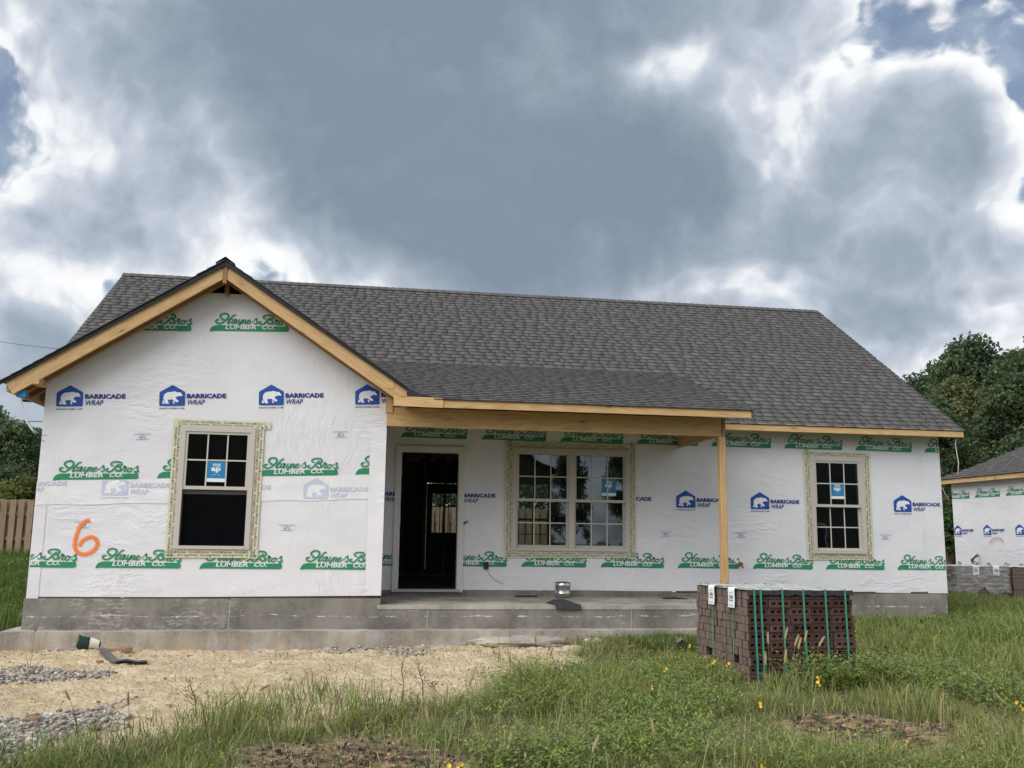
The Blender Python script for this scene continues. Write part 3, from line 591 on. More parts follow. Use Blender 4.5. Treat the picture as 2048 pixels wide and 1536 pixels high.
# ------------------------------------------------------------------ the house
FLOOR = -0.335; GY = -1.775; GX0, GX1 = -6.23, -2.088; MX0, MX1 = -6.75, 6.834; PEAKX, PEAKZ, SLOPE = -4.16, 3.82, 0.66
HOUSE = thing('unfinished_house', 'large unfinished house in front, white printed wrap, front gable, dark shingle roof and porch', 'house', (0, 0, -0.9))
def gable_top(x): return PEAKZ-SLOPE*abs(x-PEAKX)
def main_top(y): return 2.216+SLOPE*(y+0.35)
def porch_top(y): return 2.15+0.322*(y+2.2)
def flip_front(o):
    pass
def build_shell():
    DOOR = (-1.808, -0.943, FLOOR, 1.672); W2 = (-0.10, 1.59, 0.28, 1.70); WR = (4.64, 5.44, 0.28, 1.70); WG = (-4.57, -3.74, 0.28, 1.70)
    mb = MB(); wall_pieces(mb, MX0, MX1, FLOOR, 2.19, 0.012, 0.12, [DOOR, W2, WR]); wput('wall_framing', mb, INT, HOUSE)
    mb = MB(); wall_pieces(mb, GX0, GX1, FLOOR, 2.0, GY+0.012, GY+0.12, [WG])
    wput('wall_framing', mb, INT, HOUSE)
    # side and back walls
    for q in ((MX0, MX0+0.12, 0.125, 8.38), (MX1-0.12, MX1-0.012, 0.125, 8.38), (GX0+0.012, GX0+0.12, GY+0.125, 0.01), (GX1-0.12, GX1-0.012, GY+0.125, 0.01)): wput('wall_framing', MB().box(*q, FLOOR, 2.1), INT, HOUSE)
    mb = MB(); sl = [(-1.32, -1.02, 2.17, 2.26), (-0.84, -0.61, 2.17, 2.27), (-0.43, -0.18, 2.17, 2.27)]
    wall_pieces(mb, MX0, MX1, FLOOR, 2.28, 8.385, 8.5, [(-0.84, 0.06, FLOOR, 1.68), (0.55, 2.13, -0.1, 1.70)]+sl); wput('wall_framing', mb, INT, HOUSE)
    mb = MB(); mb.add([(MX1, 0, FLOOR), (MX1, 8.5, FLOOR), (MX1, 8.5, 2.1), (MX1, 4.26, 5.05), (MX1, 0, 2.2)], [(0, 1, 2, 3, 4)]); wput('wall_wrap', mb, WRAP, HOUSE); mb = MB(); mb.add([(GX1, GY, FLOOR), (GX1, 0, FLOOR), (GX1, 0, 2.2), (GX1, GY, 2.2)], [(0, 1, 2, 3)])
    wput('wall_wrap', mb, WRAP, HOUSE)
    mb = MB(); mb.add([(MX0, 0, FLOOR), (MX0, 8.5, FLOOR), (MX0, 8.5, 2.1), (MX0, 4.26, 5.05), (MX0, 0, 2.2)], [(4, 3, 2, 1, 0)]); wput('wall_wrap', mb, WRAP, HOUSE); mb = MB(); mb.add([(GX0, GY, FLOOR), (GX0, 0, FLOOR), (GX0, 0, 2.2), (GX0, GY, 2.2)], [(3, 2, 1, 0)])
    wput('wall_wrap', mb, WRAP, HOUSE)
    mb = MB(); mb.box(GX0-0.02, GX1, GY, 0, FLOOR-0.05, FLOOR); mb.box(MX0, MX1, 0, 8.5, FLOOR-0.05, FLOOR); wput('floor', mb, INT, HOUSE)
    # main wrap
    W2T = (-0.17, 1.66, 0.215, 1.765); WRT = (4.60, 5.48, 0.24, 1.745); WGT = (-4.61, -3.71, 0.245, 1.74); DT = (-1.87, -0.88, FLOOR-0.1, 1.74)
    w = sheet('wall_wrap', GX1, MX1, FLOOR-0.005, 2.19, 0.0, [DT, (W2[0]+0.01, W2[1]-0.01, W2[2], W2[3]), WR], HOUSE, WRAP, zbot=lambda x: FLOOR-0.01+0.012*np.sin(x*1.7))
    rect = (GX1+0.01, MX1-0.006, FLOOR, 2.18); H = [DT, W2T, WRT]; yf = -0.0080
    for i in range(-2, 6): place_print('haynes', 1.2*i, 0.0, 0, yf, w, rect, H)
    for i in range(0, 8): place_print('haynes', -1.823+1.2*i, 1.862, 0, yf, w, rect, H)
    for i in range(-4, 4): place_print('bear', 2.391+1.2*i, 0.912, 0, yf, w, rect, H)
    for i in range(-4, 4): place_print('small', 2.124+1.2*i, 0.474, 0, yf, w, rect, H)
    # doubled strip at the right corner
    sheet('wrap_corner_strip', 6.50, MX1+0.004, FLOOR-0.02, 1.98, -0.0050, [], w, WRAP, zbot=lambda x: FLOOR-0.02+0*x, amp=0.0002)
    # gable wrap
    zt = lambda x: np.minimum(3.46, PEAKZ-SLOPE*np.abs(x-PEAKX)-0.20)
    g = sheet('wall_wrap', GX0, GX1, FLOOR-0.02, zt, GY, [WGT], HOUSE, WRAP, zbot=lambda x: -0.352+0.01*(x-GX0))
    rect = (GX0+0.004, GX1-0.004, FLOOR, 3.45); H = [WGT]; yf = GY-0.0080; rk = [(PEAKX, PEAKZ-0.21, -SLOPE, 1), (PEAKX, PEAKZ-0.21, SLOPE, 1)]; tl = 0.042
    for i in range(-1, 3): place_print('haynes', -5.487+1.2*i, 0.0, 0.006, yf, g, rect, H)
    for i in range(0, 4): place_print('haynes', -6.055+1.2*i, 1.036+tl*1.2*i, tl, yf, g, rect, H)
    for i in range(0, 4): place_print('bear', -6.095+1.2*i, 1.935+tl*1.2*i, tl, yf, g, rect, H, rk)
    for i in range(0, 3): place_print('haynes', -5.55+1.2*i, 2.908+tl*1.2*i, tl, yf, g, rect, H, rk)
    for i in range(-1, 4): place_print('small', -5.156+1.2*i, 1.555+tl*1.2*i, tl, yf, g, rect, H)
    for i in range(-1, 4): place_print('small', -5.767+1.2*i, 0.475, 0, yf, g, rect, H)
    # overlap band where the upper roll laps over the lower, with the print underneath showing through
    sheet('wrap_lap', GX0-0.004, GX1-0.05, 0.73, lambda x: 1.03+tl*(x+6.05), GY-0.0050, [WGT], g, WRAP2, zbot=lambda x: 0.735+0.037*(x-GX0)+0.006*np.sin(x*7), amp=0.0002)
    for i in range(-1, 3): place_print('bear_pale', -5.49+1.2*i, 0.873, 0.012, GY-0.0084, g, rect, H, [(-6.05, 1.024, -tl, 1), (-6.23, 0.745, 0.037, -1)])
    sheet('wrap_corner_strip', -2.285, GX1+0.004, FLOOR, 1.80, GY-0.0125, [], g, WRAP2, zbot=lambda x: -0.31+0*x, amp=0.001)
    sheet('wrap_corner_strip', GX0-0.004, -6.10, FLOOR, 0.73, GY-0.0050, [], g, WRAP, zbot=lambda x: -0.355+0*x, amp=0.0002)
    # sprayed number
    pts = [at_y(u, v, GY) for u, v in [(181,1040),(170,1043),(159,1056),(152,1075),(150,1092),(154,1103),(163,1108),(176,1107),(188,1100),(195,1089),(193,1079),(184,1074),(174,1076),(164,1083),(158,1093)]]
    C_ = crom([(p_[0], p_[2], 0.078) for p_ in pts], 6); d = np.gradient(C_[:, :2], axis=0); d /= np.linalg.norm(d, axis=1)[:, None]; n = np.stack([-d[:, 1], d[:, 0]], -1); V = []; ed = []; fs = []
    for i in range(len(C_)):
        for k, t in enumerate((-1, -0.4, 0, 0.4, 1)): q = C_[i, :2]+n[i]*t*C_[i, 2]/2; V.append((q[0], GY-0.0100-0.0004*i/len(C_), q[1])); ed.append(1-abs(t) if 0 < i < len(C_)-1 else 0.25*(1-abs(t)))
    for i in range(len(C_)-1):
        for k in range(4): fs.append((i*5+k, i*5+k+1, i*5+k+6, i*5+k+5))
    me = bpy.data.meshes.new('sprayed_number'); me.from_pydata(V, [], fs); at = me.attributes.new('Edge', 'FLOAT', 'POINT'); at.data.foreach_set('value', ed)
    wput('sprayed_number', me, SPRAY, g)['label'] = 'orange spray-painted 6'
    # foundation
    mb = MB(); js = [-6.26, -3.905, -1.50, 1.145, 2.52]
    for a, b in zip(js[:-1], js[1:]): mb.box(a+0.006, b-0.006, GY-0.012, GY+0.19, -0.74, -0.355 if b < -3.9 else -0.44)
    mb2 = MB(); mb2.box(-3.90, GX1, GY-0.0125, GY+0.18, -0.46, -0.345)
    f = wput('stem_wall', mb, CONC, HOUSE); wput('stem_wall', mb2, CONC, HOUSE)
    for x in js[1:-1]: wput('joint', MB().box(x-0.0075, x+0.0075, GY-0.009, GY+0.1, -0.73, -0.37 if x < -3.5 else -0.445), MORTAR, f)
    wput('stem_wall', MB().box(2.3, MX1-0.015, -0.012, 0.2, -0.86, FLOOR-0.03).box(MX1-0.2, MX1-0.016, 0.2, 8.5, -0.86, FLOOR-0.05).box(GX0-0.028, GX0+0.2, GY+0.19, 0.2, -0.86, FLOOR-0.05).box(MX0-0.01, MX0+0.2, 0.2, 8.5, -0.86, FLOOR-0.05).box(MX0, MX1-0.2, 8.3, 8.51, -0.86, FLOOR-0.05), CONC, HOUSE)
    wput('stem_wall', MB().box(GX1-0.05, 2.3, -0.01, 0.2, -0.45, FLOOR-0.004), CONC, HOUSE)
    n = 80; xs = np.linspace(-6.42, 2.72, n); mb = MB(); jag = [0.02*(random.random()-0.5) for _ in xs]
    for i in range(n-1):
        y0a, y0b = -2.03+jag[i], -2.03+jag[i+1]; za, zb_ = -0.715+jag[i]*0.5, -0.715+jag[i+1]*0.5
        mb.hexa([(xs[i], y0a, -1.15), (xs[i+1], y0b, -1.15), (xs[i+1], GY+0.1, -1.15), (xs[i], GY+0.1, -1.15), (xs[i], y0a, za), (xs[i+1], y0b, zb_), (xs[i+1], GY+0.1, zb_), (xs[i], GY+0.1, za)])
    wput('footing', mb, CONC2, HOUSE); wput('footing', MB().box(2.73, MX1+0.2, -0.24, 0.1, -1.1, -0.765), CONC2, HOUSE); wput('footing', MB().box(-6.43, -6.2, GY+0.1, 0.3, -1.15, -0.72), CONC2, HOUSE)
    mb = MB(); ys = np.linspace(GY-0.016, -0.012, 9)
    wput('porch_slab', MB().box(GX1-0.04, 2.53, GY-0.02, -0.011, -0.475, -0.424), SLAB, HOUSE)
    return w, g
build_shell()
def build_lumber():
    # gable rake boards
    yb = -2.08; dn = 0.115
    for sg in (-1, 1):
        xe = PEAKX+sg*(2.36 if sg > 0 else 2.385); a = Vector((PEAKX+sg*0.025, yb, gable_top(PEAKX)-0.045-0.105)); b = Vector((xe, yb, gable_top(xe)-0.045-0.105))
        board('rake_board', a, b, 0.178, 0.038, WOOD, HOUSE)
        a2 = a+Vector((0, 0.19, -0.012)); b2 = b+Vector((0, 0.19, -0.012)); board('fly_rafter', a2, b2, 0.17, 0.04, WOOD2, HOUSE)
        b3 = Vector((xe-sg*0.5, 0, 0))
    board('ridge_block', (PEAKX, yb-0.004, PEAKZ-0.08), (PEAKX, yb-0.004, PEAKZ-0.31), 0.055, 0.05, WOOD2, HOUSE, up=(1, 0, 0)); board('ridge_block', (PEAKX, GY-0.06, PEAKZ-0.2), (PEAKX, GY-0.06, PEAKZ-0.40), 0.05, 0.08, WOOD2, HOUSE, up=(1, 0, 0))
    # lookout blocks at both wall corners
    board('lookout', (-6.26, -2.098, gable_top(-6.26)-0.235), (-6.26, GY-0.02, gable_top(-6.26)-0.235), 0.085, 0.09, WOOD, HOUSE); board('lookout', (-2.06, -2.105, 2.30), (-2.06, GY-0.03, 2.30), 0.085, 0.085, WOOD, HOUSE)
    board('corner_stud', (-2.06, GY-0.03, 2.255), (-2.06, GY-0.03, 1.99), 0.09, 0.06, WOOD, HOUSE, up=(1, 0, 0)); board('corner_stud', (-1.985, GY+0.0, 2.3), (-1.985, GY+0.0, 2.075), 0.04, 0.09, WOOD2, HOUSE, up=(1, 0, 0))
    # left eave: fascia and rafter tails
    board('eave_fascia', (-6.565, -2.06, 2.13), (-6.565, -0.2, 2.13), 0.14, 0.038, WOOD, HOUSE)
    for y in (-1.78, -1.38, -0.97, -0.56):
        board('rafter_tail', (-6.545, y, gable_top(-6.545)-0.125), (-6.1, y, gable_top(-6.1)-0.125), 0.09, 0.038, WOOD2, HOUSE)
    # main eave fascia, porch fascia and beam
    board('eave_fascia', (2.47, -0.352, 2.145), (7.04, -0.352, 2.145), 0.115, 0.036, WOOD, HOUSE); board('eave_fascia', (-1.75, -0.352, 2.145), (2.36, -0.352, 2.145), 0.115, 0.036, WOOD, HOUSE)
    board('porch_fascia', (-1.62, -2.185, 2.083), (2.69, -2.185, 2.083), 0.112, 0.036, WOOD, HOUSE); board('porch_fascia', (-2.02, -2.203, 2.090), (-1.40, -2.203, 2.083), 0.125, 0.03, WOOD, HOUSE)
    board('porch_beam', (-2.085, GY-0.022, 1.942), (2.42, GY-0.022, 1.942), 0.245, 0.040, WOOD, HOUSE); board('porch_beam', (-2.07, GY+0.024, 1.942), (2.42, GY+0.024, 1.942), 0.245, 0.040, WOOD, HOUSE)
    board('porch_beam', (2.452, GY-0.03, 1.95), (2.452, -0.01, 1.95), 0.245, 0.040, WOOD, HOUSE); board('beam_end_block', (2.454, GY-0.032, 2.07), (2.454, GY-0.032, 1.82), 0.05, 0.018, WOOD2, HOUSE, up=(1, 0, 0))
    board('porch_post', (2.432, GY, -0.424), (2.432, GY, 1.819), 0.09, 0.09, WOOD, HOUSE, up=(1, 0, 0), bevel=0.004)
    for x in np.arange(-1.50, 2.7, 0.61):
        board('rafter_tail', (x, -2.16, porch_top(-2.16)-0.085), (x, -0.05, porch_top(-0.05)-0.085), 0.085, 0.038, WOOD, HOUSE)
    board('rafter_tail', (2.66, -2.165, porch_top(-2.16)-0.085), (2.66, 0.9, porch_top(0.9)-0.085), 0.085, 0.038, WOOD, HOUSE)
build_lumber()
# ------------------------------------------------------------------ roofs
SH_COLS = [(0.078, 0.074, 0.073), (0.083, 0.079, 0.078), (0.089, 0.085, 0.083), (0.102, 0.097, 0.095), (0.080, 0.075, 0.074), (0.095, 0.090, 0.087)]
def slab(mb, corners, t, mi=0):
    a, b, c, d = [Vector(q) for q in corners]; n = (b-a).cross(d-a).normalized(); n = n if n.z > 0 else -n
    mb.hexa([q-n*t for q in (a, b, c, d)]+[a, b, c, d], mi)
def shingle_pieces(origin, along, upslope, length, slope_len, expo=0.143, keep=None, rnd=random):
    """list of (lower-left corner, along, up, width, thickness, colour)"""
    al, up = Vector(along).normalized(), Vector(upslope).normalized(); o = Vector(origin); nr = al.cross(up); nr = nr if nr.z > 0 else -nr; out = []; n = int(slope_len/expo)+1
    for c in range(n):
        s0 = c*expo
        if s0 > slope_len-0.02: break
        L = min(expo+0.03, slope_len-s0); x = -rnd.random()*0.2; tall = rnd.random() < 0.5
        while x < length:
            w = rnd.choice((0.15, 0.19, 0.23, 0.27)) if tall else rnd.choice((0.10, 0.14, 0.18, 0.22)); xa, xb = max(0, x), min(length, x+w); x += w
            if xb-xa > 0.02:
                p_ = o+al*xa+up*s0; mid = p_+al*((xb-xa)/2)+up*(L/2)
                if keep is None or keep(mid): out.append((p_, al, up, nr, xb-xa, L, 0.013 if tall else 0.0105, rnd.choice((1, 2, 2, 3, 2, 5)) if tall else rnd.choice((0, 1, 4, 1, 2))))
            tall = not tall
    return out
def piece_verts(pc):
    p_, al, up, nr, w, L, t, c = pc; g = 0.0015
    lo = [p_+al*g+nr*t, p_+al*(w-g)+nr*t, p_+al*(w-g)+up*L+nr*0.001, p_+al*g+up*L+nr*0.001]; bt = [p_+al*g, p_+al*(w-g), p_+al*(w-g)+up*L-nr*0.002, p_+al*g+up*L-nr*0.002]
    return bt+lo+[bt[0], bt[1], lo[1], lo[0]]
QF = np.array([(4, 5, 6, 7), (8, 9, 10, 11), (1, 2, 6, 5), (3, 0, 4, 7)])
BUTT = np.array([1.0]*8+[0.62]*4)  # butt faces darkened: dark asphalt edge plus course shade put into the colour
def shingle_field(name, pcs, parent):
    V = np.array([[tuple(v) for v in piece_verts(q)] for q in pcs]).reshape(-1, 3); F_ = (np.arange(len(pcs))[:, None, None]*12+QF[None]).reshape(-1, 4)
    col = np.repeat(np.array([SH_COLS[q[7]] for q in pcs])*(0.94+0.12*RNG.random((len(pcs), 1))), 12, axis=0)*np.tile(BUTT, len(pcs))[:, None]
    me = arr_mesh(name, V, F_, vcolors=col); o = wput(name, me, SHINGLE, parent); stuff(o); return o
def single_shingles(pcs, parent):
    cache = {}; off = Vector((0, 0, 0)); p_ = parent
    while p_ is not None: off += p_.location; p_ = p_.parent
    for q in pcs:
        p0, al, up, nr, w, L, t, c = q; key = (round(w, 2), round(L, 2), t, c)
        if key not in cache:
            loc = (Vector((0, 0, 0)), Vector((1, 0, 0)), Vector((0, 1, 0)), Vector((0, 0, 1)), max(0.02, round(w, 2)), round(L, 2), t, c)
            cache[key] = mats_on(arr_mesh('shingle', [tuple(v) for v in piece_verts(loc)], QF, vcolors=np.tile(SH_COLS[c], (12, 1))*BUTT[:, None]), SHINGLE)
        o = put('shingle', cache[key], parent, p0-off, Matrix((al, up, nr)).transposed())
def build_roofs():
    RX0, RX1 = -6.97, 7.077; cs = 1/math.hypot(1, SLOPE); up = (0, cs, SLOPE*cs); sl = (4.26+0.37)/cs
    roof = wput('roof', (lambda m_: (slab(m_, [(RX0, -0.36, main_top(-0.36)-0.022), (RX1, -0.36, main_top(-0.36)-0.022), (RX1, 4.27, main_top(4.27)-0.022), (RX0, 4.27, main_top(4.27)-0.022)], 0.03),
        slab(m_, [(RX0, 8.87, main_top(-0.35)-0.02), (RX1, 8.87, main_top(-0.35)-0.02), (RX1, 4.26, main_top(4.26)-0.02), (RX0, 4.26, main_top(4.26)-0.02)], 0.03), m_)[2])(MB()), BLACK, HOUSE)
    keep_m = lambda m_: not (m_.x < -1.2 and gable_top(m_.x) > m_.z+0.01 and m_.y < 2.4 and m_.x > -6.65) and not (-3.5 < m_.x < 2.72 and porch_top(m_.y) > m_.z+0.012)
    pm = shingle_pieces((RX0, -0.38, main_top(-0.38)-0.016), (1, 0, 0), up, RX1-RX0, sl, keep=keep_m)
    pr = wput('porch_roof', (lambda m_: (slab(m_, [(-1.68, -2.2, porch_top(-2.2)-0.022), (2.71, -2.2, porch_top(-2.2)-0.022), (2.71, 1.36, porch_top(1.36)-0.022), (-3.4, 1.36, porch_top(1.36)-0.022)], 0.03), m_)[1])(MB()), BLACK, HOUSE)
    c2 = 1/math.hypot(1, 0.322); up2 = (0, c2, 0.322*c2)
    kp = lambda m_: not (m_.x < -1.2 and gable_top(m_.x) > m_.z+0.01) and m_.z > main_top(m_.y)-0.03
    pp = shingle_pieces((-3.4, -2.225, porch_top(-2.225)-0.016), (1, 0, 0), up2, 2.735+3.4, 3.6/c2, keep=kp)
    mb = MB(); XL = -6.61
    slab(mb, [(XL, -2.11, gable_top(XL)-0.022), (PEAKX, -2.11, PEAKZ-0.022), (PEAKX, 2.3, PEAKZ-0.022), (XL, 0.4, gable_top(XL)-0.022)], 0.03); slab(mb, [(PEAKX, -2.11, PEAKZ-0.022), (-1.70, -2.11, gable_top(-1.70)-0.022), (-1.70, -0.1, gable_top(-1.70)-0.022), (PEAKX, 2.3, PEAKZ-0.022)], 0.03)
    gr = wput('gable_roof', mb, BLACK, HOUSE); kg = lambda m_: m_.z > main_top(m_.y)-0.03 and not (m_.x > -3.4 and m_.z < porch_top(m_.y)-0.01)
    ll = (PEAKX+6.64)/cs
    pgl = shingle_pieces((-6.64, 2.4, gable_top(-6.64)-0.016), (0, -1, 0), (cs, 0, SLOPE*cs), 4.55, ll, keep=kg); pgr = shingle_pieces((-1.68, -2.15, gable_top(-1.68)-0.016), (0, 1, 0), (-cs, 0, SLOPE*cs), 4.55, ll, keep=kg)
    # edge course of black felt hanging at the rake and starter strips
    for sg in (-1, 1):
        xe = -6.64 if sg < 0 else -1.66; a, b = (xe, gable_top(xe)), (PEAKX, PEAKZ)
        wput('felt_edge', MB().prism([(a[0], a[1]-0.012), (b[0], b[1]-0.012), (b[0], b[1]-0.085), (a[0], a[1]-0.055)], -2.128, -2.112), BLACK, gr)
    # valley felt where the gable meets the porch eave
    wput('felt_edge', MB().prism([(-1.86, 2.27), (-1.70, 2.19), (-1.45, 2.155), (-1.2, 2.146), (-1.2, 2.138), (-1.86, 2.138)], -2.206, -2.19), BLACK, pr)
    # ridge caps
    mr = MB()
    def caps(p0, d, L, a1, a2, par):
        vs = []; n = int(L/0.14); d = Vector(d)
        me_p = []
        for i in range(n):
            q = Vector(p0)+d*(i*0.14); e = q+d*0.16; h = 0.013; cc = random.choice((1, 2, 3))
            for a in (Vector(a1), Vector(a2)): me_p.append((np.array([tuple(q+Vector((0, 0, h+.006))), tuple(e+Vector((0, 0, h-.004))), tuple(e+a*0.14+Vector((0, 0, 0.002))), tuple(q+a*0.14+Vector((0, 0, 0.014)))]), cc))
        V = np.concatenate([q[0] for q in me_p]); col = np.repeat(np.array([SH_COLS[q[1]] for q in me_p]), 4, axis=0); F_ = np.arange(len(V)).reshape(-1, 4)
        stuff(wput('ridge_caps', arr_mesh('ridge_caps', V, F_, vcolors=col), SHINGLE, par))
    caps((RX0, 4.26, main_top(4.26)), (1, 0, 0), RX1-RX0, (0, -cs, -SLOPE*cs), (0, cs, -SLOPE*cs), roof); caps((PEAKX, -2.15, PEAKZ+0.004), (0, 1, 0), 4.4, (-cs, 0, -SLOPE*cs), (cs, 0, -SLOPE*cs), gr)
    # the 300 shingles that show largest are objects of their own
    allp = [(q, roof) for q in pm]+[(q, pr) for q in pp]
    def score(q):
        mid = q[0]+q[1]*(q[4]/2)+q[2]*(q[5]/2); v = np.array(mid)-CAM; dist = float(np.dot(v, CF))
        return q[4]*max(0.0, -float(Vector(v/np.linalg.norm(v)).dot(q[3])))/dist**2
    order = sorted(range(len(allp)), key=lambda i: -score(allp[i][0])); big = set(order[:300])
    for par in (roof, pr):
        single_shingles([allp[i][0] for i in range(len(allp)) if i in big and allp[i][1] is par], par)
        shingle_field('shingle_field', [allp[i][0] for i in range(len(allp)) if i not in big and allp[i][1] is par], par)
    shingle_field('shingle_field', pgl+pgr, gr)
    # back slope and sheathing underside
    mb = MB(); 
    slab(mb, [(RX0+0.02, -0.33, main_top(-0.33)-0.056), (RX1-0.02, -0.33, main_top(-0.33)-0.056), (RX1-0.02, 4.26, main_top(4.26)-0.056), (RX0+0.02, 4.26, main_top(4.26)-0.056)], 0.012)
    slab(mb, [(XL+0.03, -2.06, gable_top(XL+.03)-0.056), (PEAKX, -2.06, PEAKZ-0.056), (PEAKX, 2.0, PEAKZ-0.056), (XL+0.03, 0.3, gable_top(XL+.03)-0.056)], 0.012); slab(mb, [(PEAKX, -2.06, PEAKZ-0.056), (-1.76, -2.06, gable_top(-1.76)-0.056), (-1.76, 0.0, gable_top(-1.76)-0.056), (PEAKX, 2.0, PEAKZ-0.056)], 0.012)
    slab(mb, [(-1.70, -2.17, porch_top(-2.17)-0.056), (2.68, -2.17, porch_top(-2.17)-0.056), (2.68, 1.2, porch_top(1.2)-0.056), (-2.0, 1.2, porch_top(1.2)-0.056)], 0.012)
    wput('roof_sheathing', mb, DECK, HOUSE)
build_roofs()
# ------------------------------------------------------------------ windows and door
_pane = {}
def build_window(x0, x1, z0, z1, yf, units, sticker_unit, tape, open_low=False, sticker_high=0.0):
    """double-hung window(s) in one frame; returns the frame, which parents sashes, panes, muntins, tape, sticker"""
    ft = 0.062; mull = 0.085
    mb = MB(); yo, yi = yf-0.032, yf+0.11; n = units; uw = (x1-x0-2*ft-(n-1)*mull)/n
    mb.box(x0, x0+ft, yo, yi, z0, z1); mb.box(x1-ft, x1, yo, yi, z0, z1); mb.box(x0+ft, x1-ft, yo, yi, z1-ft, z1); mb.box(x0+ft, x1-ft, yo-0.006, yi, z0, z0+0.04)
    lip = 0.016; mb.box(x0-lip, x1+lip, yo+0.012, yo+0.028, z1, z1+lip); mb.box(x0-lip, x0, yo+0.012, yo+0.028, z0-lip, z1); mb.box(x1, x1+lip, yo+0.012, yo+0.028, z0-lip, z1); mb.box(x0, x1, yo+0.012, yo+0.028, z0-lip, z0)
    for k in range(1, n): xm = x0+ft+k*uw+(k-1)*mull; mb.box(xm, xm+mull, yo-0.004, yi, z0+0.04, z1-ft)
    W = wput('window', mb, VINYL, HOUSE)
    zm = 0.983
    for k in range(n):
        a = x0+ft+k*(uw+mull); b = a+uw; st = 0.032
        # upper sash (outer track)
        def sash(y0, y1, za, zb_, sname):
            m2 = MB(); m2.box(a, a+st, y0, y1, za, zb_); m2.box(b-st, b, y0, y1, za, zb_); m2.box(a+st, b-st, y0, y1, za, za+0.042); m2.box(a+st, b-st, y0, y1, zb_-st, zb_); wput(sname, m2, VINYL, W)
            gx0, gx1, gz0, gz1 = a+st, b-st, za+0.042, zb_-st; yg = (y0+y1)/2; mw = 0.017
            xs = [gx0+(gx1-gx0)*q/3 for q in range(4)]; zc = (gz0+gz1)/2
            for q in (1, 2): wput('muntin', MB().box(xs[q]-mw/2, xs[q]+mw/2, yg-0.008, yg-0.0035, gz0, gz1), VINYLD, W)
            wput('muntin', MB().box(gx0, gx1, yg-0.0085, yg-0.0038, zc-mw/2, zc+mw/2), VINYLD, W)
            for q in range(3):
                for zz in ((gz0, zc), (zc, gz1)): wput('pane', MB().box(xs[q]+0.0005, xs[q+1]-0.0005, yg-0.002, yg+0.002, zz[0]+0.0005, zz[1]-0.0005), GLASS, W)
            return gx0, gx1, gz0, gz1, yg
        up = sash(yf-0.020, yf+0.012, zm-0.02, z1-ft, 'sash')
        if not open_low: sash(yf+0.022, yf+0.054, z0+0.042, zm+0.022, 'sash')
        else:
            wput('sash', MB().box(a, b, yf+0.022, yf+0.054, zm-0.075, zm-0.022), VINYLD, W); wput('insect_screen', MB().box(a, b, yf+0.016, yf+0.017, z0+0.042, zm-0.02), SCREEN, W)
        if k == sticker_unit:
            cx = a+(b-a)*(0.5 if n == 1 else 0.68); zc = (up[2]+up[3])/2; sw, s1 = 0.22, zc-0.012+sticker_high; s0 = s1-0.255; ys = up[4]-0.0034
            wput('sticker', MB().box(cx-sw/2, cx+sw/2, ys, ys+0.001, s0+0.045, s1), STICK, W)['label'] = 'blue manufacturer sticker on the pane'
            wput('sticker', MB().box(cx-sw/2, cx+sw/2, ys, ys+0.001, s0, s0+0.044), STICKW, W)
            me = print_mesh('sticker_lettering', [(*fit_text('YKK', cx-0.052, cx+0.058, s1-0.068, s1-0.028, 0.02), 0, 0), (*fit_text('ap', cx-0.062, cx+0.055, s1-0.142, s1-0.076, 0.04), 0, 0), (*fit_text('quality inspires', cx-0.05, cx+0.05, s1-0.172, s1-0.162, 0.0), 0, 0)])
            o = wput('sticker_lettering', me, STICKW, W); o.location.y += ys-0.0012
    # flashing tape with its printed words
    def strip(xa, xb, za, zb_, ly, ang=0):
        mb = MB(); t = yf-0.014-0.002*ly; cx, cz = (xa+xb)/2, (za+zb_)/2; L = max(xb-xa, zb_-za); hz = (xb-xa) >= (zb_-za); N = 12; V = []; fs = []
        ca, sa = math.cos(ang), math.sin(ang); nl, nw = N, 3; wd = (zb_-za) if hz else (xb-xa)
        for i in range(nl+1):
            for j in range(nw):
                l, w_ = (i/nl-0.5)*L, (j/(nw-1)-0.5)*wd*(1+0.06*(random.random()-0.5)); lx, lz = (l, w_) if hz else (w_, l)
                V.append((cx+lx*ca-lz*sa, t-0.003*random.random(), cz+lx*sa+lz*ca))
        for i in range(nl):
            for j in range(nw-1): q = i*nw+j; fs.append((q, q+1, q+nw+1, q+nw))
        wput('flashing_tape', MB().add(V, fs), TAPE, W, smooth=True)
        items = []; step = 0.135; x = -L/2+0.01; k = 0
        while x < L/2-0.07:
            for row, zz in ((0, wd*0.04), (1, -wd*0.36)):
                body = ('Arndt', 'Herman')[(k+row) % 2]; v, f = fit_text(body, 0, 0.105, 0, wd*0.30, 0.0); flip = row == 1
                P_ = v.copy(); P_[:, 1] = (wd*0.30-P_[:, 1]) if flip else P_[:, 1]; P_[:, 0] = (0.105-P_[:, 0]) if flip else P_[:, 0]
                q = P_+np.array([x, zz]); 
                if not hz: q = np.stack([-q[:, 1], q[:, 0]], -1)
                q = np.stack([cx+q[:, 0]*ca-q[:, 1]*sa, cz+q[:, 0]*sa+q[:, 1]*ca], -1); items.append((q, f, 0, 0))
                if (k+row) % 2 == 0:
                    bx = np.array([(x+0.11, zz), (x+0.126, zz), (x+0.126, zz+wd*0.25), (x+0.11, zz+wd*0.25)]); 
                    if not hz: bx = np.stack([-bx[:, 1], bx[:, 0]], -1)
                    bx = np.stack([cx+bx[:, 0]*ca-bx[:, 1]*sa, cz+bx[:, 0]*sa+bx[:, 1]*ca], -1); items.append((bx, [(0, 1, 2, 3)], 1, 0))
            x += step; k += 1
        me = print_mesh('tape_print', items); o = wput('tape_print', me, [TAPEINK, TAPEBLUE], W); o.location.y += t-0.0042
    for q in tape: strip(*q)
    return W
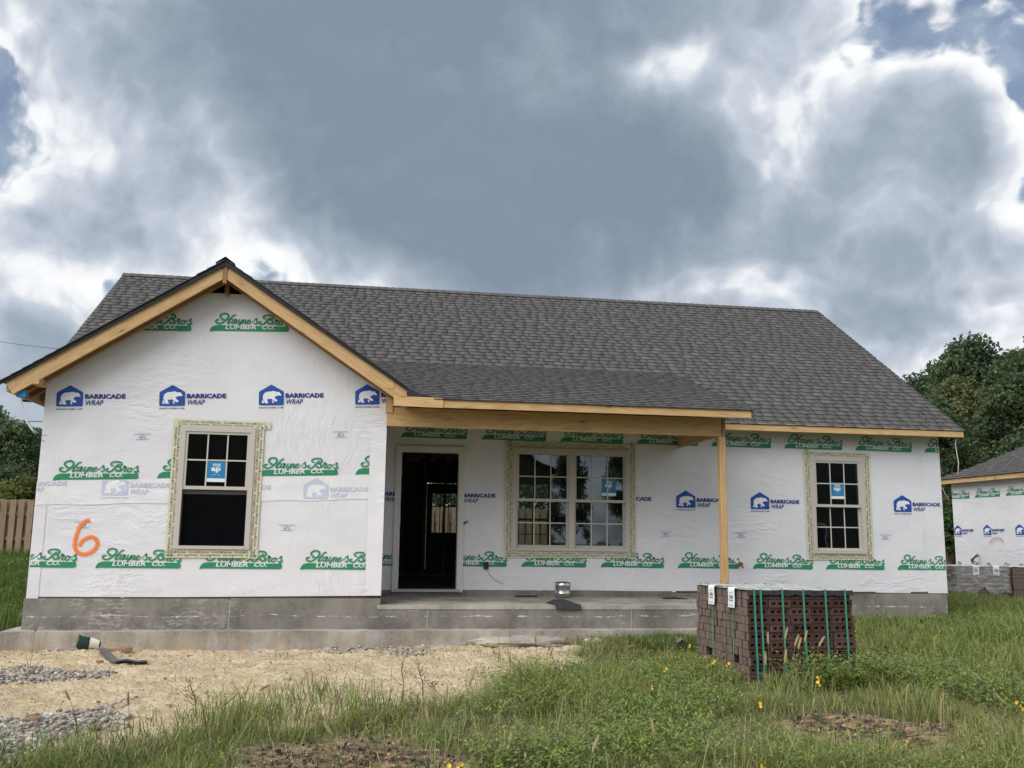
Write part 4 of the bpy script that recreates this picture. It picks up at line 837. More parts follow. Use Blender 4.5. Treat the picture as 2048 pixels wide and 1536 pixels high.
G_T = [(-4.705, -3.60, 0.135, 0.235, 0, 0.004), (-4.70, -4.60, 0.13, 1.83, 1, 0.008), (-3.715, -3.610, 0.13, 1.83, 1, -0.006), (-4.66, -3.53, 1.735, 1.828, 0, -0.004)]
build_window(-4.612, -3.712, 0.240, 1.742, GY, 1, 0, G_T, open_low=True)
build_window(-0.150, 1.645, 0.238, 1.757, 0.0, 2, 1, [(-0.25, 1.74, 0.14, 0.235, 0, 0.006), (-0.265, -0.148, 0.13, 1.84, 1, 0.004), (1.642, 1.745, 0.13, 1.86, 1, -0.004), (-0.26, 1.70, 1.755, 1.845, 0, 0.006)])
build_window(4.595, 5.490, 0.245, 1.748, 0.0, 1, 0, [(4.50, 5.60, 0.15, 0.243, 0, 0.004), (4.49, 4.598, 0.14, 1.87, 1, 0.006), (5.488, 5.60, 0.14, 1.83, 1, -0.01), (4.50, 5.62, 1.748, 1.835, 0, -0.006)], sticker_high=0.03)
def build_door():
    x0, x1, zt = -1.89, -0.873, 1.742; D = wput('door_frame', MB().box(x0, x0+0.068, -0.035, 0.02, FLOOR-0.03, zt).box(x1-0.068, x1, -0.035, 0.02, FLOOR-0.03, zt).box(x0+0.068, x1-0.068, -0.035, 0.02, zt-0.068, zt)
        .box(x0+0.066, x0+0.088, -0.028, 0.125, FLOOR-0.03, zt-0.06).box(x1-0.088, x1-0.066, -0.028, 0.125, FLOOR-0.03, zt-0.06).box(x0+0.088, x1-0.088, -0.028, 0.125, zt-0.088, zt-0.066), DOORWHITE, HOUSE)
    wput('threshold', MB().box(x0+0.03, x1-0.03, -0.045, 0.12, FLOOR-0.028, FLOOR+0.012), METAL, D)
    for z in (1.35, 0.66, -0.12): wput('hinge', MB().box(x0+0.088, x0+0.094, 0.01, 0.045, z-0.05, z+0.05), METAL, D)
    # back door with its glazed light, and the back window
    B = wput('back_door', MB().box(-0.83, -0.70, 8.42, 8.46, FLOOR, 1.66).box(-0.13, 0.05, 8.42, 8.46, FLOOR, 1.66).box(-0.70, -0.13, 8.42, 8.46, FLOOR, 0.52).box(-0.70, -0.13, 8.42, 8.46, 1.43, 1.66), DOORBLACK, HOUSE)
    wput('muntin', MB().box(-0.525, -0.505, 8.425, 8.455, 0.52, 1.43).box(-0.327, -0.307, 8.425, 8.455, 0.52, 1.43).box(-0.70, -0.13, 8.426, 8.454, 1.13, 1.15), DOORBLACK, B); wput('pane', MB().box(-0.70, -0.13, 8.437, 8.441, 0.52, 1.43), GLASS, B)
    K = wput('back_window', MB().box(0.55, 0.62, 8.40, 8.46, -0.1, 1.70).box(2.07, 2.13, 8.40, 8.46, -0.1, 1.70).box(0.62, 2.07, 8.40, 8.46, 0.83, 0.88).box(0.62, 2.07, 8.40, 8.46, -0.1, -0.04).box(1.32, 1.36, 8.40, 8.46, -0.04, 0.83).box(0.62, 2.07, 8.41, 8.44, 0.50, 0.52).box(1.70, 1.725, 8.41, 8.44, -0.04, 1.7), DOORBLACK, HOUSE)
    wput('pane', MB().box(0.62, 2.07, 8.449, 8.452, -0.04, 1.70), GLASS, K)
    # bare stud partitions inside
    for y, xs in ((5.0, np.arange(-6.0, -0.6, 0.4064)), (3.6, np.arange(2.35, 6.6, 0.4064))):
        board('stud_plate', (xs[0]-0.05, y, FLOOR+0.02), (xs[-1]+0.05, y, FLOOR+0.02), 0.038, 0.089, DARKWOOD, HOUSE, bevel=0); board('stud_plate', (xs[0]-0.05, y, 2.09), (xs[-1]+0.05, y, 2.09), 0.076, 0.089, DARKWOOD, HOUSE, bevel=0)
        for x in xs: board('stud', (x, y, FLOOR+0.04), (x, y, 2.05), 0.038, 0.089, DARKWOOD, HOUSE, up=(1, 0, 0), bevel=0)
    for x in np.arange(-6.4, 6.7, 0.61): board('ceiling_joist', (x, 0.13, 2.155), (x, 8.38, 2.155), 0.089, 0.038, DARKWOOD, HOUSE, bevel=0)
build_door()
def build_fittings():
    # small things fixed to the house
    b = wput('junction_box', MB().box(-6.47, -6.37, -2.05, -1.96, 2.005, 2.085), BOXBLUE, HOUSE)
    for k in (0, 1):
        pts = [at_y(u+2*k, v, -2.0) for u, v in [(45, 784), (42, 800), (44, 820), (52, 842), (62, 858), (71+3*k, 868-2*k)]]; wput('cable', MB().tube([(-6.41, -2.0, 2.03)]+pts, 0.0055, 6), WIREW, b, smooth=True)
    pts = [at_y(u, v, -0.28) for u, v in [(1911, 872), (1911, 890), (1914, 908), (1917, 925), (1916, 950)]]; wput('cable', MB().tube(pts, 0.006, 6), WIREW, HOUSE, smooth=True)
    pts = [(MX1+0.01, 0.1, 1.36)]+[at_y(u, v, 0.1) for u, v in [(1886, 978), (1890, 988), (1897, 1000)]]; wput('cable', MB().tube(pts, 0.006, 6), WIREW, HOUSE, smooth=True)
    o = wput('outlet_box', MB().box(-0.566, -0.498, -0.035, 0.0, -0.03, 0.07), BLACKP, HOUSE); pts = [at_y(u, v, -0.03) for u, v in [(972, 1135), (978, 1148), (988, 1158), (1007, 1168)]]; wput('cable', MB().tube(pts, 0.003, 5), STEELD, o)
    pts = [at_y(u, v, -0.04) for u, v in [(927, 1048), (931, 1044), (936, 1043)]]; wput('cable', MB().tube(pts, [0.012, 0.016, 0.008], 6), STEELD, HOUSE)
    p0 = at_y(1468, 1120, -0.01); p1 = at_y(1479, 1127, -0.12); p = wput('pipe_stub', MB().tube([p0, p1], 0.022, 10), PVC, HOUSE, smooth=True); wput('pipe_cap', MB().tube([p1, p1+(p1-p0)*0.35], 0.035, 10).tube([p1+(p1-p0)*0.3, p1+(p1-p0)*0.3+np.array([0.02, -0.03, -0.05])], 0.016, 8), COPPER, p)
build_fittings()
# ------------------------------------------------------------------ brick stacks
BL, BH, BT = 0.232, 0.080, 0.073
def ends_face(me):
    for p_ in me.polygons:
        if abs(p_.normal.x) > 0.9 and p_.area > 0.004: p_.material_index = 1
def cored_brick():
    """brick lying on edge: length X, thickness Y, 80 mm high; three cores open on the front"""
    mb = MB(); L, H, T_, g = BL-0.006, BH-0.004, BT-0.004, 0; hs = [(-0.068, 0.019), (0.0, 0.019), (0.068, 0.019)]; hz = 0.013; dep = 0.05
    xs = [-L/2]; 
    for c, r in hs: xs += [c-r, c+r]
    xs.append(L/2); zs = [-H/2, -hz, hz, H/2]; V = []; fs = []
    for z in zs:
        for x in xs: V.append((x, -T_/2, z))
    n = len(xs)
    for j in range(3):
        for i in range(n-1):
            if j == 1 and i % 2 == 1: continue
            fs.append((j*n+i, j*n+i+1, (j+1)*n+i+1, (j+1)*n+i))
    o = len(V)
    for z in (-H/2, H/2):
        for x in (-L/2, L/2): V.append((x, T_/2, z))
    a, b, c, d = 0, n-1, 4*n-1, 3*n
    fs += [(o+1, o, o+2, o+3), (a, o, o+1, b), (d, c, o+3, o+2), (a, d, o+2, o), (b, o+1, o+3, c)]
    for k in range(3):
        i = 1+2*k; q = [1*n+i, 1*n+i+1, 2*n+i+1, 2*n+i]; w = len(V)
        for t in q: x, y, z = V[t]; V.append((x, y+dep, z))
        for e in range(4): fs.append((q[e], q[(e+1) % 4], w+(e+1) % 4, w+e))
        fs.append((w, w+1, w+2, w+3))
    mb.add(V, fs); me = mats_on(mb.mesh('brick'), BRICK); ends_face(me); return me
def plain_brick():
    mb = MB().box(-(BL-0.006)/2, (BL-0.006)/2, -(BT-0.004)/2, (BT-0.004)/2, -(BH-0.004)/2, (BH-0.004)/2); me = mats_on(mb.mesh('brick'), BRICK); ends_face(me); return me
BR_C, BR_P = cored_brick(), plain_brick()
NX, NY, NZ = 5, 17, 11
def label_card(parent, x, y, z, axis, w=0.105, h=0.20, over=0.1):
    """paper label folded over the top edge; hangs on the face whose outward direction is axis (-x or -y)"""
    def P(a, out, zz): return (x-out, y+a, zz) if axis == 'x' else (x+a, y-out, zz)
    mb = MB(); n = 5; V = []; fs = []
    prof = [(-over, z+0.006), (-over*0.4, z+0.012), (0.008, z+0.008), (0.014, z-0.02), (0.010, z-h*0.5), (0.016, z-h)]
    for o_, zz in prof: V += [P(-w/2, o_, zz), P(w/2, o_, zz)]
    for i in range(len(prof)-1): fs.append((2*i, 2*i+1, 2*i+3, 2*i+2))
    c = put('label_card', mats_on(mb.add(V, fs).mesh('label_card'), STICKW), parent, smooth=True); c['label'] = 'white paper label'
    mb = MB()
    for a0, a1, z0, z1 in ((-0.040, -0.008, 0.095, 0.112), (0.012, 0.026, 0.090, 0.114), (-0.044, 0.044, 0.070, 0.077), (-0.040, 0.040, 0.118, 0.122), (-0.038, -0.012, 0.018, 0.027), (0.012, 0.038, 0.018, 0.027), (-0.03, 0.03, 0.145, 0.149)):
        q = [P(a0, 0.0185, z-h+z0), P(a1, 0.0185, z-h+z0), P(a1, 0.0185, z-h+z1), P(a0, 0.0185, z-h+z1)]; mb.add(q, [(0, 1, 2, 3)])
    put('label_print', mats_on(mb.mesh('label_print'), BLACKP), parent)
def brick_stack(label, loc, rotz, detail=True, wrapped=False, cards=True, nstraps=True):
    S = thing('brick_stack', label, 'brick stack', loc, rotz, None); rnd = random.Random(hash(label) % 999); rest = MB(); ox = 0
    W_, D_, H_ = NX*BL, NY*BT, NZ*BH
    slots = {(2, 2), (2, 3), (2, 4), (2, 9), (2, 10), (2, 13), (2, 14)}
    rowj = [(rnd.uniform(-0.006, 0.010), rnd.uniform(-0.006, 0.006)) for _ in range(NZ)]
    nobj = 0
    for k in range(NZ):
        jx, jy = rowj[k]
        for j in range(NY):
            for i in range(NX):
                if k == 2 and j in (3, 4, 12, 13): continue          # fork slots run through the stack
                if k == NZ-1 and i == NX-1 and j < 3 and detail: jxx = -0.035
                else: jxx = 0
                vis = (j == 0) or (i == 0); x = (i+0.5)*BL+jx+jxx+(0.02 if i == NX-1 and k < 6 else 0); y = (j+0.5)*BT+jy; z = (k+0.5)*BH
                dx, dy, dr = rnd.uniform(-0.008, 0.008), rnd.uniform(-0.006, 0.006), rnd.uniform(-0.035, 0.035)
                if detail and vis and nobj < 300:
                    put('brick', BR_C if j == 0 else BR_P, S, (x+dx, y+dy, z), (0, 0, dr)); nobj += 1
                elif (i in (0, NX-1) or j in (0, NY-1) or k == NZ-1 or k in (1, 2, 3)): rest.box(x-BL/2+0.003, x+BL/2-0.003, y-BT/2+0.002, y+BT/2-0.002, z-BH/2+0.002, z+BH/2-0.002)
    me = mats_on(rest.mesh('stacked_bricks'), BRICK); ends_face(me); stuff(put('stacked_bricks', me, S))
    # top sheet
    n, m_ = 14, 14; V = []; fs = []; rs = np.random.default_rng(5)
    for a in range(n+1):
        for b in range(m_+1):
            V.append((-0.01+(W_+0.03)*a/n, -0.012+(D_+0.02)*b/m_, H_+0.006+0.010*rs.random()))
    for a in range(n):
        for b in range(m_): q = a*(m_+1)+b; fs.append((q, q+m_+1, q+m_+2, q+1))
    put('cover_sheet', mats_on(MB().add(V, fs).mesh('cover_sheet'), COVER), S)
    mb = MB(); nn = 24
    pv = [];
    for a in range(nn+1):
        x = -0.005+(W_+0.005)*a/nn; d_ = 0.030+0.022*rs.random(); pv += [(x, -0.014, H_+0.010), (x, -0.018-0.006*rs.random(), H_-d_)]
    put('cover_sheet', mats_on(MB().add(pv, [(2*a, 2*a+1, 2*a+3, 2*a+2) for a in range(nn)]).mesh('cover_sheet'), BLACKP), S)
    if nstraps:
        for x in (0.065, 0.135, 0.37, 0.60, 0.845, 1.065):
            lean = 0.022; w = 0.010; pts = [(x, D_+0.012, 0.02), (x, D_+0.012, H_+0.02), (x, -0.022, H_+0.022), (x+lean, -0.020, 0.0)]; V = []; fs = []
            for p_ in pts: V += [(p_[0]-w, p_[1], p_[2]), (p_[0]+w, p_[1], p_[2])]
            put('strap', mats_on(MB().add(V, [(2*a, 2*a+1, 2*a+3, 2*a+2) for a in range(3)]).mesh('strap'), STRAP), S)
    for y in ((0.30, 0.78) if True else ()):
        w = 0.006; V = []
        for p_ in [(-0.016, y, 0.0), (-0.018, y, H_+0.014), (W_+0.012, y, H_+0.018), (W_+0.03, y, 0.02)]: V += [(p_[0], p_[1]-w, p_[2]), (p_[0], p_[1]+w, p_[2])]
        put('strap', mats_on(MB().add(V, [(2*a, 2*a+1, 2*a+3, 2*a+2) for a in range(3)]).mesh('strap'), STRAP), S)
        if cards: label_card(S, -0.014, y, H_+0.012, 'x', 0.15 if not detail else 0.15, 0.19)
    if wrapped:
        rs2 = np.random.default_rng(8); V = []; fs = []; N = 40; per = [(-0.03, -0.03), (W_+0.03, -0.03), (W_+0.03, D_+0.03), (-0.03, D_+0.03), (-0.03, -0.03)]; ring = []
        for a in range(4):
            for t in range(10): ring.append(tuple(np.array(per[a])+(np.array(per[a+1])-np.array(per[a]))*t/10))
        for lev, zz in enumerate((0.36, 0.5, 0.66, 0.8, H_+0.01)):
            for (x, y) in ring: V.append((x+0.008*rs2.standard_normal(), y+0.008*rs2.standard_normal(), zz+(0.05*rs2.standard_normal() if lev == 0 else 0)))
        for l in range(4):
            for a in range(40): fs.append((l*40+a, l*40+(a+1) % 40, (l+1)*40+(a+1) % 40, (l+1)*40+a))
        put('stretch_film', mats_on(MB().add(V, fs).mesh('stretch_film'), FILM), S, smooth=True)
    return S
def cover_fn(T, b):
    pos = world_pos(T); n = T.noise(pos, 9, 5, 0.65); v = T.voronoi(T.mapping(pos, (5, 12, 1)), 1.0, feature='DISTANCE_TO_EDGE')
    c = T.mix(T.remap(v, 0.01, 0.05), (0.20, 0.18, 0.16), (0.60, 0.58, 0.55)); c = T.mix(T.remap(n, 0.55, 0.75, 0, 0.6), c, (0.25, 0.21, 0.19)); T.put(b.inputs['Base Color'], c); b.inputs['Roughness'].default_value = 0.4
COVER = mat('dusty_film', cover_fn)
PSX, PSY = 1.435, -4.86
brick_stack('big stack of brown cored bricks with green straps in front of the porch post', (PSX, PSY, float(ground_z(np.array(PSX+0.5), np.array(PSY+0.5)))-0.015), math.radians(3.5))
zb = float(ground_z0(11.0, 5.0))
brick_stack('film-wrapped brick stack with two white labels beside the right-hand house', (10.25+1.38, 5.0, zb-0.06), math.radians(90), detail=False, wrapped=True, nstraps=False)
bs3 = brick_stack('dark brick stack cut by the right edge of the picture', (13.25, 5.35, zb-0.08), math.radians(90), detail=False, wrapped=False, cards=False, nstraps=False)
# ------------------------------------------------------------------ fence
def build_fence():
    Y = 12.0; x0, x1 = -15.5, 5.0; gz = lambda x: float(ground_z0(x, Y)); FN = thing('privacy_fence', 'brown wooden shadow-box fence behind the house', 'fence', (x0, Y, gz(x0)))
    top = 1.22; off = Vector(FN.location); rnd = random.Random(4); hgt = 1.83; meshes = [mats_on(MB().box(-hgt/2, hgt/2, -0.008, 0.008, -0.07, 0.07).mesh('picket'), FENCE)]
    n = int((x1-x0)/0.209)
    for i in range(n):
        for side, dx in ((-1, 0), (1, 0.1045)):
            x = x0+i*0.209+dx; o = put('picket', meshes[0], FN, Vector((x+rnd.uniform(-.006, .006), Y+side*0.045, top-hgt/2+rnd.uniform(-0.012, 0.012)))-off, (rnd.uniform(-.01, .01), -math.pi/2, 0)); 
    for z in (0.86, 0.24, -0.40): board('rail', (x0, Y, z), (x1, Y, z), 0.085, 0.036, FENCE, FN, bevel=0)
    x = x0
    while x < x1: board('post', (x, Y+0.0, -0.75), (x, Y, top-0.03), 0.05, 0.05, FENCE, FN, up=(1, 0, 0), bevel=0); x += 2.44
build_fence()
SH = thing('white_shed', 'white flat roof showing over the top of the wooden fence at the left', 'shed', (-15.0, 17.0, -0.6))
wput('wall', MB().box(-17.5, -13.2, 17, 20, -0.7, 1.42), flat('white_paint', (0.7, 0.7, 0.68), 0.6, var=0.08), SH); wput('roof', MB().box(-17.65, -13.05, 16.85, 20.15, 1.42, 1.50), flat('pale_roof', (0.72, 0.72, 0.70), 0.5, var=0.05), SH); wput('door', MB().box(-15.8, -14.9, 16.97, 16.998, -0.6, 1.2), flat('grey_paint', (0.35, 0.35, 0.34), 0.6), SH)
# ------------------------------------------------------------------ house on the right
def build_neighbor():
    Xn, Y1, Y0 = 13.4, 9.42, -1.0; zf = -0.27; N = thing('unfinished_neighbour_house', 'smaller wrapped house with a low hip roof at the right edge', 'house', (Xn, 5, float(ground_z0(Xn, 5.0))))
    zt = 2.13; X2 = Xn+8
    wput('wall', MB().box(Xn+0.012, X2, Y0, Y1, FLOOR+zf, zt), INT, N)
    W = wput('wall_wrap', MB().add([(Xn, Y1, FLOOR+zf-0.02), (Xn, Y0, FLOOR+zf-0.02), (Xn, Y0, zt), (Xn, Y1, zt)], [(0, 1, 2, 3)]), WRAP, N)
    wput('wall_wrap', MB().add([(Xn, Y0-0.003, FLOOR+zf-0.02), (X2, Y0-0.003, FLOOR+zf-0.02), (X2, Y0-0.003, zt), (Xn, Y0-0.003, zt)], [(0, 1, 2, 3)]), WRAP, N)
    wput('foundation', MB().box(Xn+0.02, X2, Y0+0.02, Y1-0.02, -1.3, FLOOR+zf), CONC, N)
    yA = float(at_z(1951, 995.5, 1.588)[1]) if False else 8.45
    def pr(key, y, z):
        # print on a wall facing -X: reading direction runs towards the viewer (-Y)
        s_loc = y
        me = PRINTS[key]; lo, hi = _BB.setdefault(key, bbox(me)); m2 = me
        if s_loc-lo[0] > Y1: m2 = clip_mesh(me, [(Vector((s_loc-Y1+0.01, 0, 0)), Vector((-1, 0, 0)))])
        if m2 is None: return
        o = put(me.name.split('.')[0], m2, W, Vector((Xn-0.006, y, z))-Vector(N.location)-Vector(W.location), (0, 0, -math.pi/2))
    for i in range(-1, 8):
        pr('haynes', yA-1.2*i, 1.595); pr('bear', yA-0.25-1.2*i, 0.645); pr('small', yA-0.85-1.2*i, 0.70); pr('haynes', yA+0.35-1.2*i, zf)
    # hip roof
    ov = 0.26; ex, ey1, ey0 = Xn-ov, Y1+0.2, Y0-ov; ez = 2.12; sl = 0.53; rise = 4.0; xr = ex+rise
    mb = MB(); mb.add([(ex, ey1, ez), (ex, ey0, ez), (xr, ey0+rise, ez+sl*rise), (xr, ey1-rise, ez+sl*rise), (ex+2*rise, ey0, ez), (ex+2*rise, ey1, ez)], [(0, 3, 2, 1), (1, 2, 4), (4, 2, 3, 5), (5, 3, 0)])
    R = wput('roof', mb, BLACK, N); c = 1/math.hypot(1, sl)
    keep = lambda m_: (m_.x-ex) < (ey1-m_.y) and (m_.x-ex) < (m_.y-ey0)
    pcs = shingle_pieces((ex-0.02, ey1+0.02, ez-0.004), (0, -1, 0), (c, 0, sl*c), ey1-ey0+0.04, rise/c, keep=keep); shingle_field('shingle_field', pcs, R)
    board('eave_fascia', (ex+0.03, ey1-0.02, ez-0.065), (ex+0.03, ey0, ez-0.065), 0.12, 0.036, WOOD, N); board('eave_fascia', (ex+0.05, ey0+0.03, ez-0.065), (ex+8, ey0+0.03, ez-0.065), 0.12, 0.036, WOOD, N)
    wput('soffit', MB().box(ex+0.05, Xn+0.02, ey0+0.05, ey1-0.05, ez-0.02, ez-0.008), DECK, N)
    def atx(u, v, X): d = ray(u, v); return CAM+d*((X-CAM[0])/d[0])
    for k in range(5):
        c0 = atx(1958, 1112, Xn-0.01); pts = [c0, atx(1954-k, 1108+2*k, Xn-0.12), atx(1946, 1116+k, Xn-0.3), atx(1941+k, 1120+2*k, Xn-0.34), atx(1950, 1116-k, Xn-0.2)]; wput('cable_coil', MB().tube([tuple(q) for q in crom(pts, 3)], 0.008, 5), STEELD, N)
    pts = [atx(u, v, Xn-0.04) for u, v in [(1978, 1087), (1983, 1080), (1992, 1075), (2001, 1077), (2006, 1083)]]; wput('cable', MB().tube([tuple(q) for q in crom(pts, 3)], 0.008, 5), REDBIT, N)
build_neighbor()
# ------------------------------------------------------------------ trees
def leaf_cloud(centers, radii, per, size, cols, rs, flat_=0.75):
    """leaf-sized rhombs scattered through clumps"""
    n = len(centers)*per; C_ = np.repeat(np.array(centers), per, 0); R_ = np.repeat(np.array(radii), per)[:, None]
    d = rs.standard_normal((n, 3)); d /= np.linalg.norm(d, axis=1)[:, None]; r = rs.random((n, 1))**0.45; P_ = C_+d*r*R_*np.array([1, 1, flat_])
    a = rs.standard_normal((n, 3)); a /= np.linalg.norm(a, axis=1)[:, None]; b = np.cross(a, d+0.4*rs.standard_normal((n, 3))); b /= np.linalg.norm(b, axis=1)[:, None]+1e-6; sz = size*(0.6+0.8*rs.random((n, 1)))
    V = np.stack([P_-a*sz*0.5, P_+b*sz*0.28, P_+a*sz*0.5, P_-b*sz*0.28], 1).reshape(-1, 3); F_ = np.arange(n*4).reshape(-1, 4)
    cc = np.array(cols)[rs.integers(0, len(cols), len(centers))]; col = np.repeat(cc, per, 0)*(0.75+0.5*rs.random((n, 1))); return V, F_, np.repeat(col, 4, 0)
def tree_meshes(seed, h, crown_r, cols, leaf=0.2, clumps=70, per=120, crown_base=0.25, shape=1.0):
    rs = np.random.default_rng(seed); mb = MB(); tr = h*0.022+0.05; top = Vector((rs.normal()*0.2, rs.normal()*0.2, h*0.82)); pts = [Vector((0, 0, -0.3))]+[Vector((top.x*t+0.08*rs.normal(), top.y*t+0.08*rs.normal(), h*0.82*t)) for t in (0.2, 0.4, 0.6, 0.8, 1.0)]
    mb.tube(pts, [tr*1.25, tr, tr*0.8, tr*0.6, tr*0.4, tr*0.15], 8); cs, rr = [], []
    for k in range(clumps):
        t = crown_base+(1-crown_base)*rs.random()**0.85; zz = h*t; u = (t-crown_base)/(1-crown_base); env = crown_r*(math.sin(math.pi*min(1, 0.12+0.88*u))**0.6)*(1-0.35*u)*shape; an = rs.random()*2*math.pi; q = env*math.sqrt(rs.random())*(0.75+0.4*rs.random())
        c = (math.cos(an)*q, math.sin(an)*q, zz); cs.append(c); rr.append(crown_r*(0.16+0.16*rs.random()))
    for k in range(14):
        c = Vector(cs[k*3 % len(cs)]); z0 = max(0.15*h, c.z-0.25*h); i = z0/(0.82*h); st = Vector((top.x*i, top.y*i, z0)); mb.tube([st, (st+c)/2+Vector((0, 0, -0.03*h)), c], [tr*0.4, tr*0.25, tr*0.06], 5)
    V, F_, col = leaf_cloud(cs, rr, per, leaf, cols, rs); return mats_on(mb.mesh('trunk'), BARK), mats_on(arr_mesh('crown', V, F_, vcolors=col), LEAF)
GR1 = [(0.065, 0.101, 0.046), (0.086, 0.127, 0.057), (0.054, 0.084, 0.041), (0.103, 0.143, 0.062)]
GR2 = [(0.088, 0.117, 0.049), (0.112, 0.137, 0.055), (0.07, 0.099, 0.044), (0.137, 0.146, 0.058)]
TV = [tree_meshes(1, 11, 3.6, GR1, 0.23, 120, 200), tree_meshes(2, 11, 3.0, GR1, 0.22, 110, 200, 0.2), tree_meshes(3, 11, 3.8, GR2, 0.23, 120, 200, 0.15), tree_meshes(4, 6, 2.6, GR1, 0.16, 90, 160, 0.12), tree_meshes(5, 2.4, 1.5, [(0.12, 0.14, 0.035), (0.16, 0.16, 0.04), (0.09, 0.12, 0.03)], 0.13, 50, 120, 0.05)]
def tree(name, label, v, x, y, sc, rz, group, cat='tree', zsc=1.0, parts=('trunk', 'crown')):
    T_ = thing(name, label, cat, (x, y, float(ground_z0(x, y))), 0, group); tm, cm = TV[v]
    for nm, me in zip(parts, (tm, cm)): o = put(nm, me, T_, None, (0, 0, rz)); o.scale = (sc, sc, sc*zsc)
def tdir(u, dist): d = ray(u, 1000); d = d/np.hypot(d[0], d[1]); return CAM[0]+d[0]*dist, CAM[1]+d[1]*dist
RT = [(1822, 64, 2, 1.00, 'small far tree nearest the right end of the main ridge'), (1845, 62, 0, 1.00, 'rounded dark tree just right of the main roof slope'), (1900, 66, 1, 1.14, 'dark tree rising behind the white cable hanging from the eave'), (1965, 58, 0, 1.12, 'tallest tree of the wood at the right, with a broad dark crown'), (2045, 60, 2, 1.08, 'tall yellowish-green tree cut by the right edge of the picture'),
      (1925, 44, 2, 0.74, 'lower olive-green tree above the left hip of the right-hand house'), (1995, 46, 1, 0.72, 'lower dark tree above the shingles of the right-hand house'), (1888, 40, 1, 0.62, 'dark lower tree in the gap between the two houses'), (2050, 42, 0, 0.70, 'lower dark tree at the right edge above the hip roof'), (1860, 70, 2, 1.10, 'far olive tree in the gap right of the main roof'), (2110, 55, 1, 1.1, 'dark tree past the right edge, behind the hip-roofed house'), (1935, 74, 0, 1.22, 'far dark tree between the two tallest crowns at the right')]
for i, (u, dist, v, sc, lb) in enumerate(RT):
    x, y = tdir(u, dist); tree('broadleaf_tree', lb, v, x, y, sc, i*1.3, 'trees beyond the right-hand house')
LT = [(20, 44, 3, 0.86, 'dark bushy tree at the left edge above the fence'), (70, 48, 3, 0.88, 'dark tree touching the left corner of the wrapped gable wall'), (-50, 46, 3, 1.0, 'dark tree past the left edge behind the fence'), (105, 52, 3, 0.9, 'dark tree mostly hidden by the gable wall, behind the fence')]
for i, (u, dist, v, sc, lb) in enumerate(LT):
    x, y = tdir(u, dist); tree('broadleaf_tree', lb, v, x, y, sc, i*2.1+0.4, 'trees behind the left fence')
for i, (u, dist, sc, lb) in enumerate([(8, 32, 0.93, 'yellow-green bush over the fence at the left edge'), (62, 31, 0.98, 'yellow-green bush over the fence next to the gable wall')]):
    x, y = tdir(u, dist); tree('garden_bush', lb, 4, x, y, sc, i*2.0, 'bushes behind the left fence', 'bush', parts=('stem', 'foliage'))
for u, dist, v, sc, lb in ((880, 40, 3, 1.1, 'bushy tree behind the fence, seen through the open door and the back door glass'), (1060, 42, 3, 1.2, 'bushy tree behind the fence, seen through the double window')):
    x, y = tdir(u, dist); tree('broadleaf_tree', lb, v, x, y, sc, 1.0, 'trees behind the house')
TVV = tree_meshes(9, 2.3, 0.75, [(0.05, 0.10, 0.03), (0.07, 0.125, 0.035), (0.035, 0.075, 0.022)], 0.11, 60, 110, 0.02); TV.append(TVV)
x, y = tdir(1893, 32.0); tree('vine_shrub', 'leafy green shrub between the two wrapped houses', 5, x, y, 1.0, 0, None, 'shrub', parts=('stem', 'foliage'))
# ------------------------------------------------------------------ overhead lines
def overhead(u0, v0, u1, v1, Y, r, label):
    a, b = at_y(u0, v0, Y), at_y(u1, v1, Y); d = b-a; n = 18; pts = []
    for i in range(n+1):
        t = -0.6+2.2*i/n; q = a+d*t; pts.append((q[0], q[1], q[2]-0.02*math.sin(math.pi*min(1, max(0, t)))))
    o = put('overhead_line', mats_on(MB().tube(pts, r, 5).mesh('overhead_line'), BLACKP)); tag(o, label, 'power line', 'overhead lines')
overhead(0, 683, 110, 697, 26, 0.010, 'thin upper overhead line in the sky left of the gable'); overhead(0, 838, 84, 843, 24, 0.018, 'thick lower overhead line crossing the tree tops left of the gable'); overhead(1880, 884, 2048, 891, 26, 0.014, 'overhead line in front of the dark trees above the right-hand house')
# ------------------------------------------------------------------ houses across the street, seen mirrored in the panes
def street_house(label, x, y, w, dp, wallc, roofc):
    S = thing('street_house', label, 'house', (x, y, -1.1)); z0, z1 = -1.15, 4.3; gp = z1+w*0.28; m1 = flat('siding_'+label[:9].strip().replace(' ', '_'), wallc, 0.7, var=0.1)
    mb = MB().box(x-w/2, x+w/2, y-dp, y, z0, z1); mb.add([(x-w/2, y-0.001, z1), (x+w/2, y-0.001, z1), (x, y-0.001, gp)], [(0, 1, 2)]); b = wput('wall', mb, m1, S)
    for k in range(30): zz = z0+0.35+k*0.17; wput('siding_course', MB().box(x-w/2, x+w/2, y+0.002, y+0.014, zz, zz+0.14), m1, S)
    rm = flat('roof_dark', roofc, 0.9, var=0.2)
    for sg in (-1, 1): mb = MB(); slab(mb, [(x+sg*(w/2+0.4), y+0.4, z1-0.2), (x, y+0.4, gp+0.05), (x, y-dp-0.3, gp+0.05), (x+sg*(w/2+0.4), y-dp-0.3, z1-0.2)], 0.12); wput('roof', mb, rm, S)
    for dx in (-w*0.27, w*0.22): f = wput('window', MB().box(x+dx-0.55, x+dx+0.55, y+0.016, y+0.05, 0.0, 1.45), STICKW, S); wput('pane', MB().box(x+dx-0.47, x+dx+0.47, y+0.051, y+0.054, 0.08, 1.37), DOORBLACK, f)
    wput('door', MB().box(x-0.45, x+0.45, y+0.016, y+0.04, z0+0.2, 1.0), DOORBLACK, S)
